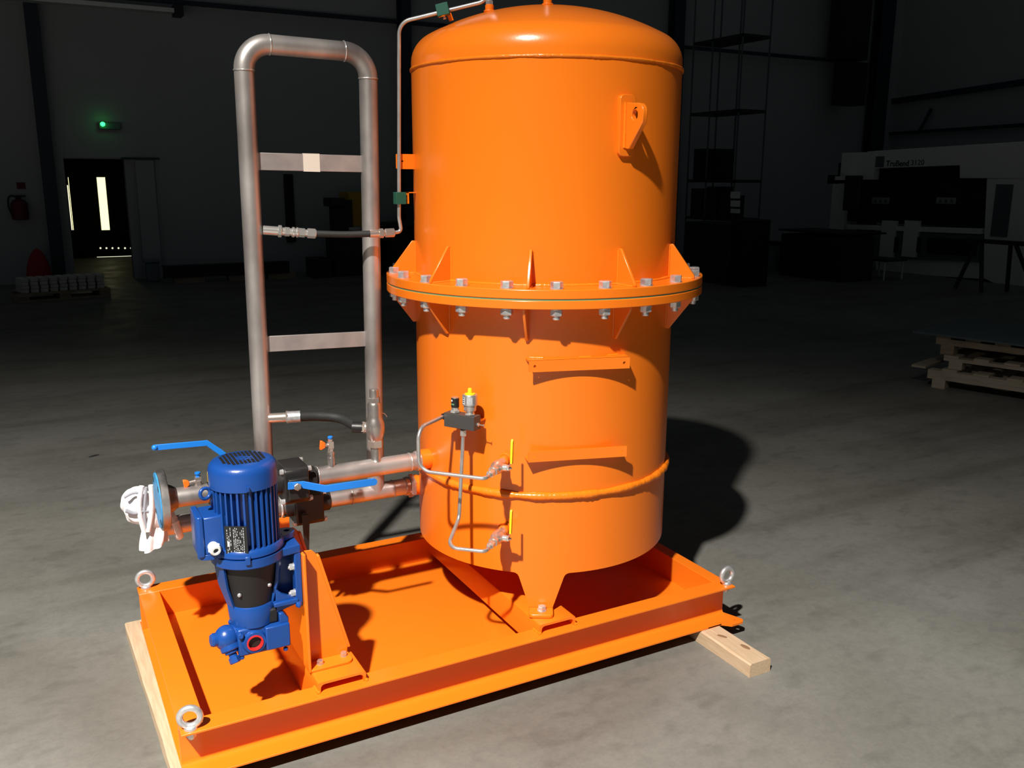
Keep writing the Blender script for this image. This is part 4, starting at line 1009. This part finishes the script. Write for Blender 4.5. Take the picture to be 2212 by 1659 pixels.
# fire extinguisher and its sign, red hood, trim strip
c0 = at(45, 475, y=WY-.15); c1 = at(45, 424, y=WY-.15); hh = c1.z-c0.z; rr_ = .115
r = thing('fire_extinguisher', 'dark red fire extinguisher hanging on the wall left of the blue column', 'extinguisher', (c0.x, WY-.14, c0.z))
em = Matrix.Translation((c0.x, WY-.14, c0.z))
mb = MB(); mb.lathe([(.09, 0), (rr_, .015), (rr_, hh*.68), (rr_*.75, hh*.82), (.035, hh*.88), (.03, hh*.92)], 24, em); obj('cylinder', mb, 'ddred', r)
mb = MB(); mb.cyl(.04, hh*.9, hh*1.0, 16, em); mb.box(-.02, .10, -.015, .015, hh*.96, hh*1.04, em); obj('valve_head', mb, 'dark', r)
mb = MB(); mb.tube(run([em @ Vector((.03, -.03, hh*.95)), em @ Vector((-.11, -.05, hh*1.0)), em @ Vector((-.14, -.05, hh*.6)), em @ Vector((-.10, -.06, hh*.2))], 6), .014, 8); obj('hose', mb, 'dark', r)
tag(B('wall_sign', (35, 394), (56, 408), 'y', WY-.01, 0, .009, 'ddred'), 'small faded red sign above the fire extinguisher', 'sign')
mb = MB(); bxp(mb, (96, 400), (101, 603), 'y', WY-.03, 0, .03); struct('trim_2', mb, 'wall')
c0 = at(86, 603, y=WY-.5); c1 = at(80, 536, y=WY-.5); hh = c1.z-FLOOR
mb = MB(); vs = []; fs = []
for i in range(13):
    t = i/12; rr_ = .17*(1-t**2.6)**.7+.004
    for j in range(24): a = 2*PI*j/24; vs.append((c0.x+rr_*math.cos(a)*(1+.07*math.sin(5*a)*(1-t)), c0.y+rr_*.8*math.sin(a), G+hh*t))
for i in range(12):
    for j in range(24): fs.append((i*24+j, i*24+(j+1) % 24, (i+1)*24+(j+1) % 24, (i+1)*24+j))
fs += [tuple(range(24)), tuple(12*24+j for j in range(24))]
mb.add(vs, fs); tag(obj('red_hood', mb, 'dred', smooth=70), 'dark red pointed cloth hood standing on the floor left of the blue column', 'cover')
# pale packages on a pallet
def pallet(name, label, loc, rot, L=1.2, Wd=.8, hgt=.144, mt='oldwood', group=None, nb=5):
    r = thing(name, label, 'pallet', loc, group, rot)
    t = .024; bh = hgt-3*t
    b_ = None
    def add(nm, x0, x1, y0, y1, z0, z1):
        mb = MB(); mb.box(x0, x1, y0, y1, z0, z1); return obj(nm, mb, mt, r, local=True, smooth=0)
    bw = .12
    for i in range(3):
        y = -Wd/2+bw/2+(Wd-bw)*i/2
        add('bottom_board', -L/2, L/2, y-bw/2, y+bw/2, .0005, t)
        for j in range(3):
            x = -L/2+.07+(L-.14)*j/2; add('block', x-.07, x+.07, y-.05, y+.05, t, t+bh)
    for j in range(3):
        x = -L/2+.07+(L-.14)*j/2; add('stringer_board', x-.07, x+.07, -Wd/2, Wd/2, t+bh, 2*t+bh)
    for i in range(nb):
        y = -Wd/2+bw/2+(Wd-bw)*i/(nb-1); add('top_board', -L/2, L/2, y-bw/2, y+bw/2, 2*t+bh, 3*t+bh)
    return r
f0, f1 = at(40, 655, z=FLOOR), at(240, 640, z=FLOOR)
ang = math.atan2(f1.y-f0.y, f1.x-f0.x); Lp = (f1-f0).length
pc = (f0+f1)/2 + Vector((-math.sin(ang), math.cos(ang), 0))*.2
pallet('pallet', 'low dark pallet at the far left carrying a row of pale packages', (pc.x, pc.y, FLOOR), ang, L=Lp, Wd=.40, hgt=.115)
ords = ('leftmost', 'second from the left', 'third from the left', 'fourth from the left', 'middle one', 'fourth from the right', 'third from the right', 'second from the right', 'rightmost')
pk = None
for i in range(9):
    u = -Lp/2+.03+.075+(Lp-.21)*i/8; p = pc + Vector((math.cos(ang)*u, math.sin(ang)*u, .1155))
    lab = ords[i]+' of nine pale packages on the dark pallet at far left'
    if pk is None:
        pk = thing('package_stack', lab, 'package', p, 'pale packages on the far left pallet', ang)
        for k in range(4):
            mb = MB(); o_ = .003*((k % 2)*2-1); mb.box(-.047+o_, .047+o_, -.16, .16, .0004+.047*k, .045+.047*k); obj('layer', mb, 'pack', pk, local=True, bevel=.006)
    else: dup(pk, p, ang, lab)
# bin, dark beam on blocks, wall panel
c = at(331, 603, y=WY-.45); hh = at(331, 561, y=WY-.45).z-FLOOR
r = thing('waste_bin', 'grey bin standing on the floor right of the sliding door', 'bin', (c.x, c.y, FLOOR)); c.z = FLOOR
mb = MB(); mb.prism([(-.10, -.09), (.10, -.09), (.10, .09), (-.10, .09)], G, FLOOR+hh*.86, 'z', Matrix.Translation((c.x, c.y, 0))); obj('bin_body', mb, 'bin', r, bevel=.02)
mb = MB(); mb.box(c.x-.115, c.x+.115, c.y-.105, c.y+.105, FLOOR+hh*.86, FLOOR+hh); obj('bin_rim', mb, 'bin', r, bevel=.02)
by = WY-1.0; p, q = at(352, 576, y=by), at(626, 572, y=by); zb2 = at(480, 596, y=by).z
r = thing('steel_beam', 'long low black steel beam lying along the foot of the back wall', 'beam', ((p.x+q.x)/2, by+.1, FLOOR))
mb = MB(); mb.box(p.x, q.x, by, by+.2, zb2, zb2+.012); mb.box(p.x, q.x, by, by+.2, p.z-.012, p.z); obj('flange', mb, 'dark', r)
mb = MB(); mb.box(p.x, q.x, by+.03, by+.05, zb2+.012, p.z-.012); obj('web', mb, 'dark', r)
for i, xx in enumerate((p.x+.15, (p.x+q.x)/2, q.x-.35)):
    mb = MB(); mb.box(xx, xx+.45, by+.02, by+.18, G, zb2-.0005)
    tag(obj('support_timber', mb, 'oldwood'), ('left', 'middle', 'right')[i]+' pale timber supporting the low black beam', 'timber', 'timbers under the black beam')
tag(B('wall_panel', (613, 376), (640, 523), 'y', WY-.05, 0, .049, 'verydark', bevel=.01), 'narrow upright black panel on the wall seen through the pipe loop', 'panel')
r = thing('yellow_machine', 'dark workshop machine with dull yellow cabinet behind the pipe loop', 'machine', (at(760, 605, y=WY-1.1).x, WY-.9, FLOOR))
my = WY-1.1
zf = lambda px: (px, (lambda k: k)(0))
def Bf(name, a, bx, mt, parent, v=my, d=.5, plane='y'):
    """like B but standing on the floor"""
    p = at(*a, **{plane: v}); q = at(bx, a[1], **{plane: v}); mb = MB()
    if plane == 'y': mb.box(min(p.x, q.x), max(p.x, q.x), v, v+d, G, p.z)
    else: mb.box(v, v+d, min(p.y, q.y), max(p.y, q.y), G, p.z)
    return obj(name, mb, mt, parent, bevel=.01)
Bf('machine_base', (722, 505), 800, 'dark', r); B('machine_column', (726, 432), (764, 505), 'y', my, .02, .4, 'dark', r); B('machine_head', (717, 428), (745, 447), 'y', my-.1, 0, .5, 'dark', r, bevel=.02)
B('yellow_cabinet', (752, 415), (800, 488), 'y', my+.05, 0, .5, 'dyellow', r); B('paper_strip', (754, 491), (779, 497), 'y', my-.005, 0, .005, 'pack', r)
Bf('grey_box', (678, 560), 716, 'dark', r, v=my-.1)
r = thing('dark_bench', 'dark workbench on the back wall between the pipe loop and the tank', 'bench', (at(855, 600, y=my).x, my+.3, FLOOR))
p = at(815, 483, y=my); q = at(915, 483, y=my)
mb = MB(); mb.box(p.x, q.x, my, my+.6, p.z-.05, p.z); obj('bench_top', mb, 'dark', r)
for xx in (p.x, q.x-.06):
    for yy in (my, my+.54): mb = MB(); mb.box(xx, xx+.06, yy, yy+.06, G, p.z-.05); obj('leg', mb, 'dark', r)
Bf('bench_cupboard', (835, 492), 912, 'verydark', r, v=my+.1)
# storage rack right of the tank
KX = 10.5; y0_, y1_ = at(1592, 300, x=KX).y, at(1489, 300, x=KX).y; ym = at(1532, 250, x=KX).y
r = thing('storage_rack', 'tall storage rack with thin uprights and dark shelves right of the tank', 'rack', (KX+.3, (y0_+y1_)/2, FLOOR))
for yy in (y0_, ym, y1_):
    for xx in (KX, KX+.6): mb = MB(); mb.box(xx, xx+.022, yy, yy+.022, G, 4.6); obj('upright', mb, 'mgrey', r)
for zpx, hpx in ((84, 8), (240, 8), (388, 7), (470, 6)):
    z = at(1540, zpx, x=KX).z; mb = MB(); mb.box(KX, KX+.6, y0_, y1_, z-.05, z); obj('shelf', mb, 'dark', r)
zs3 = at(1540, 388, x=KX).z
for i, (a, b, top, mt) in enumerate((((1497), (1520), 322, 'dark'), ((1531), (1550), 322, 'dark'))):
    pa, pb = at(a, 380, x=KX+.1), at(b, 380, x=KX+.1)
    mb = MB(); mb.box(KX+.1, KX+.45, min(pa.y, pb.y), max(pa.y, pb.y), zs3+.001, at(a, top, x=KX+.1).z); tag(obj('storage_box', mb, 'verydark'), ('left', 'right')[i]+' tall black box on the middle shelf of the storage rack', 'box', 'black boxes on the rack')
zs4 = at(1540, 470, x=KX).z
for i, (a, b, top) in enumerate(((1492, 1515, 407), (1526, 1548, 403), (1552, 1570, 422))):
    pa, pb = at(a, 440, x=KX+.1), at(b, 440, x=KX+.1)
    mb = MB(); mb.box(KX+.1, KX+.5, min(pa.y, pb.y), max(pa.y, pb.y), zs4+.001, at(a, top, x=KX+.1).z); tag(obj('storage_box', mb, 'dark'), ('left', 'middle', 'right')[i]+' dark box on the bottom shelf of the storage rack', 'box', 'dark boxes on the rack')
for i, (a, b) in enumerate(((414, 429), (433, 447), (451, 461))):
    o = B('paper_tray', (1578, a), (1594, b), 'x', KX-.05, 0, .049, 'machine', bevel=.004)
    tag(o, ('top', 'middle', 'bottom')[i]+' of three pale trays hung on the end of the storage rack', 'tray', 'pale trays on the rack')
r = thing('dark_cabinet', 'big dark cabinet standing in front of the storage rack right of the tank', 'cabinet', (9.6, 8.7, FLOOR))
Bf('cabinet_body', (1480, 478), 1580, 'dark', r, v=9.3, d=.5, plane='x'); Bf('cabinet_side', (1580, 474), 1612, 'verydark', r, v=9.32, d=.5, plane='x')
c = at(1652, 600, x=11.4); zt3 = at(1652, 521, x=11.4).z
r = thing('lidded_bin', 'grey bin with dark lid between the dark cabinet and the black bench', 'bin', (c.x+.15, c.y, FLOOR))
bm_ = Matrix.Translation((c.x+.15, c.y, 0)); mb = MB(); mb.cyl(.145, G, zt3-.07, 24, bm_); obj('bin_body', mb, 'bin', r); mb = MB(); mb.cyl(.155, zt3-.07, zt3, 24, bm_, ch=.01); obj('bin_lid', mb, 'verydark', r)
r = thing('black_bench', 'long black bench left of the pale bending machine', 'bench', (11.6, 8, FLOOR))
Bf('bench_body', (1688, 504), 1826, 'dark', r, v=11.2, d=.7, plane='x'); B('bench_top', (1682, 498), (1834, 505), 'x', 11.15, 0, .85, 'verydark', r)
# pale bending machine on the right
PX = 13.4
pbk = thing('bending_machine', 'big pale bending machine with dark opening and lettered top beam', 'machine', (PX+.8, 6.6, FLOOR))
def BP(name, a, b, d0, d1, mt, parent=None, **k): return B(name, a, b, 'x', PX, d0, d1, mt, parent or pbk, **k)
beam_y0 = at(1888, 340, x=PX).y
def beampoly(pts, d0, d1, mt, name, parent=None):
    mb = MB(); P_ = [at(*p, x=PX) for p in pts]; mb.prism([(p.y, p.z) for p in P_], PX+d0, PX+d1, 'x'); return obj(name, mb, mt, parent or pbk, bevel=.006)
tz = (at(1887, 326, x=PX).z+at(2149, 309, x=PX).z)/2
beam = beampoly([(1888, 326), (2250, 303), (2250, 385), (2073, 385), (2073, 357), (1888, 364)], 0, .6, 'machine', 'top_beam')
BP('corner_strip', (1876, 327), (1888, 388), -.02, .55, 'machine2'); BP('end_cover', (1815, 330), (1876, 388), .05, .9, 'machine')
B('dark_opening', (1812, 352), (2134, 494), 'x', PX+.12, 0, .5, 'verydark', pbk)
beampoly([(2130, 385), (2215, 385), (2205, 640), (2120, 600)], .02, .9, 'machine', 'side_frame'); BP('dark_slot', (2152, 398), (2174, 512), 0, .02, 'mgrey')
BP('left_post', (1795, 396), (1809, 600), .05, .4, 'machine'); beampoly([(1829, 485), (2120, 494), (2120, 506), (1829, 495)], -.005, .5, 'machine', 'table_beam')
beampoly([(1880, 499), (2122, 508), (2122, 566), (1880, 556)], .02, .6, 'mgrey', 'lower_panel'); beampoly([(2002, 513), (2108, 517), (2108, 553), (2002, 547)], .0, .019, 'verydark', 'cavity_shade')  # black sheet stands for the shade inside the lower cavity
beampoly([(1885, 556), (2122, 566), (2122, 604), (1885, 588)], .08, .6, 'machine', 'apron')
for a, b in ((1908, 1930), (1957, 1979)):
    f = BP('front_support', (a, 476), (b, 556), -.03, .04, 'machine'); BP('support_foot', (b, 512), (b+7, 545), -.02, .04, 'verydark', f)
for i, (a, b) in enumerate(((1884, 1920), (2023, 2064))):
    l_ = B('warning_plate', (a, 426), (b, 441), 'x', PX+.11, 0, .009, 'brassbed', pbk)
    for k in range(3):
        x = a+(b-a)*(.2+.3*k); mb = MB(); t_ = [at(x-4, 438, x=PX+.11), at(x+4, 438, x=PX+.11), at(x, 429, x=PX+.11)]; mb.prism([(q.y, q.z) for q in t_], PX+.106, PX+.1099, 'x'); obj('warning_triangle', mb, 'mgrey', l_)
# lettering on the beam
BP('logo_square', (1891, 338), (1909, 361), -.006, 0, 'mgrey', beam)
def lettering(txt, px, py, hpx, wpx, name, wt):
    cu = bpy.data.curves.new(name, 'FONT'); cu.body = txt; cu.size = 1; cu.extrude = .01; cu.offset = wt
    o = bpy.data.objects.new('tmp', cu); C.objects.link(o); dg = bpy.context.evaluated_depsgraph_get()
    me = bpy.data.meshes.new_from_object(o.evaluated_get(dg)); bpy.data.objects.remove(o)
    p, q = at(px, py, x=PX), at(px+wpx, py, x=PX)
    xs = [v.co.x for v in me.vertices]; ys = [v.co.y for v in me.vertices]
    w0 = max(xs)-min(xs); sx = (p.y-q.y)/w0; sy = (at(px, py-hpx, x=PX).z-p.z)/.7
    mb = MB(); mb.add([(PX-.003-v.co.z*.2, p.y-(v.co.x-min(xs))*sx, p.z+v.co.y*sy) for v in me.vertices], [list(f.vertices) for f in me.polygons])
    obj(name, mb, 'ink', beam, smooth=0); bpy.data.meshes.remove(me)
lettering('TruBend', 1914, 359, 12, 49, 'lettering', .018); lettering('3120', 1968, 356.5, 11, 28, 'lettering', 0)
r = thing('control_arm', 'dark control box hanging on a short arm at the left of the bending machine', 'control panel', (PX-.3, at(1825, 400, x=PX-.3).y, at(1838, 456, x=PX-.3).z))
B('arm', (1800, 381), (1830, 389), 'x', PX-.3, 0, .3495, 'machine', r); B('arm_end', (1788, 378), (1801, 397), 'x', PX-.32, 0, .15, 'verydark', r, bevel=.01)
B('control_box', (1825, 379), (1852, 456), 'x', PX-.4, 0, .08, 'dark', r, bevel=.02)
# trestle and small table in front of the machine
r = thing('trestle', 'dark steel trestle with splayed legs in front of the bending machine', 'trestle', (12.2, at(2150, 600, x=12.2).y, FLOOR))
ta, tb = at(2088, 514, x=12.2), at(2260, 510, x=12.2)
mb = MB(); mb.box(12.15, 12.25, tb.y, ta.y, ta.z-.06, ta.z); obj('top_bar', mb, 'dark', r)
for u, v_ in ((2112, 2084), (2122, 2142), (2185, 2160), (2195, 2222)):
    a = at(u, 514, x=12.2); b = at(v_, 600, x=12.2); mb = MB(); mb.tube([Vector((12.2, a.y, ta.z-.03)), Vector((12.2+(.2 if u % 2 else -.2), b.y, FLOOR+.02))], .03, 8); obj('leg', mb, 'dark', r)
r = thing('small_table', 'small dark table with thin pale legs before the bending machine', 'table', (12.1, at(1890, 600, x=12.1).y, FLOOR))
a, b = at(1852, 556, x=12.1), at(1916, 556, x=12.1)
mb = MB(); mb.box(12.1, 12.6, b.y, a.y, a.z-.03, a.z); obj('table_top', mb, 'dark', r)
for yy in (a.y-.08, b.y+.05):
    for xx in (12.13, 12.56): mb = MB(); mb.cyl(.014, G, a.z-.03, 10, Matrix.Translation((xx, yy, 0))); obj('leg', mb, 'machine', r)
# pallets at the right
f0, f1 = at(2006, 836, z=FLOOR), at(2212, 866, z=FLOOR)
ang = math.atan2(f1.y-f0.y, f1.x-f0.x)-R(4); uu = Vector((math.cos(ang), math.sin(ang), 0)); nn_ = Vector((-uu.y, uu.x, 0))
def runner_pallet(label, loc, rot, bh, rh, dh, L, Wd, mt, over=.10, lead=-.02):
    """pallet of blocks under long runners with a deck of cross boards"""
    r = thing('runner_pallet', label, 'pallet', loc, 'pallets stacked at right', rot)
    def add(nm, x0, x1, y0, y1, z0, z1, m_=mt):
        mb = MB(); mb.box(x0, x1, y0, y1, z0, z1); return obj(nm, mb, m_, r, local=True, smooth=0)
    for j in range(3):
        y = (Wd-.10)*j/2
        for x in (.02, L/2, L-.12): add('block', x, x+.10, y, y+.10, .0005, bh)
        add('runner', -.02, L, y, y+.085, bh, bh+rh)
    n = 8
    for i in range(n):
        x = lead+(L-.10-lead)*i/(n-1); add('deck_board', x, x+.11, -.004+(.010 if i % 2 else 0), Wd+over, bh+rh, bh+rh+dh)
    return r
hz_ = FLOOR
for lab, bh, rh, dh, su, sn, tw, mt in (('bottom one of three rough wooden pallets stacked on the floor at right', .072, .072, .018, 0, 0, 0, 'palewood'),
        ('middle one of three rough wooden pallets stacked at right, with thin pale runners', .062, .026, .018, .10, .03, 1.2, 'palewood'),
        ('top one of three rough wooden pallets stacked at right', .075, .048, .020, .02, .05, -1, 'oldwood')):
    p = f0 + uu*su + nn_*sn
    runner_pallet(lab, (p.x, p.y, hz_), ang+R(tw), bh, rh, dh, 1.6, .95, mt, lead=(-.15 if su == 0 else -.02)); hz_ += bh+rh+dh+.0005
mb = MB(); mb.box(-.20, 1.7, -.03, 1.02, 0, .014, Matrix.Translation((p.x, p.y, hz_+.001)) @ Matrix.Rotation(ang-R(2), 4, 'Z')); tag(obj('flat_board', mb, 'mgrey'), 'flat dark board lying on top of the stacked pallets at right', 'board')
# marks on the floor
c = at(203, 985, z=FLOOR); mb = MB(); mb.lathe([(1, 0), (.7, .5), (1e-5, .7)], 10, Matrix.Translation((c.x, c.y, FLOOR)) @ Matrix.Rotation(.4, 4, 'Z') @ Matrix.Diagonal((.035, .012, .006, 1)), caps=True); tag(obj('debris', mb, 'dark'), 'small dark flake lying on the floor at the left', 'debris')
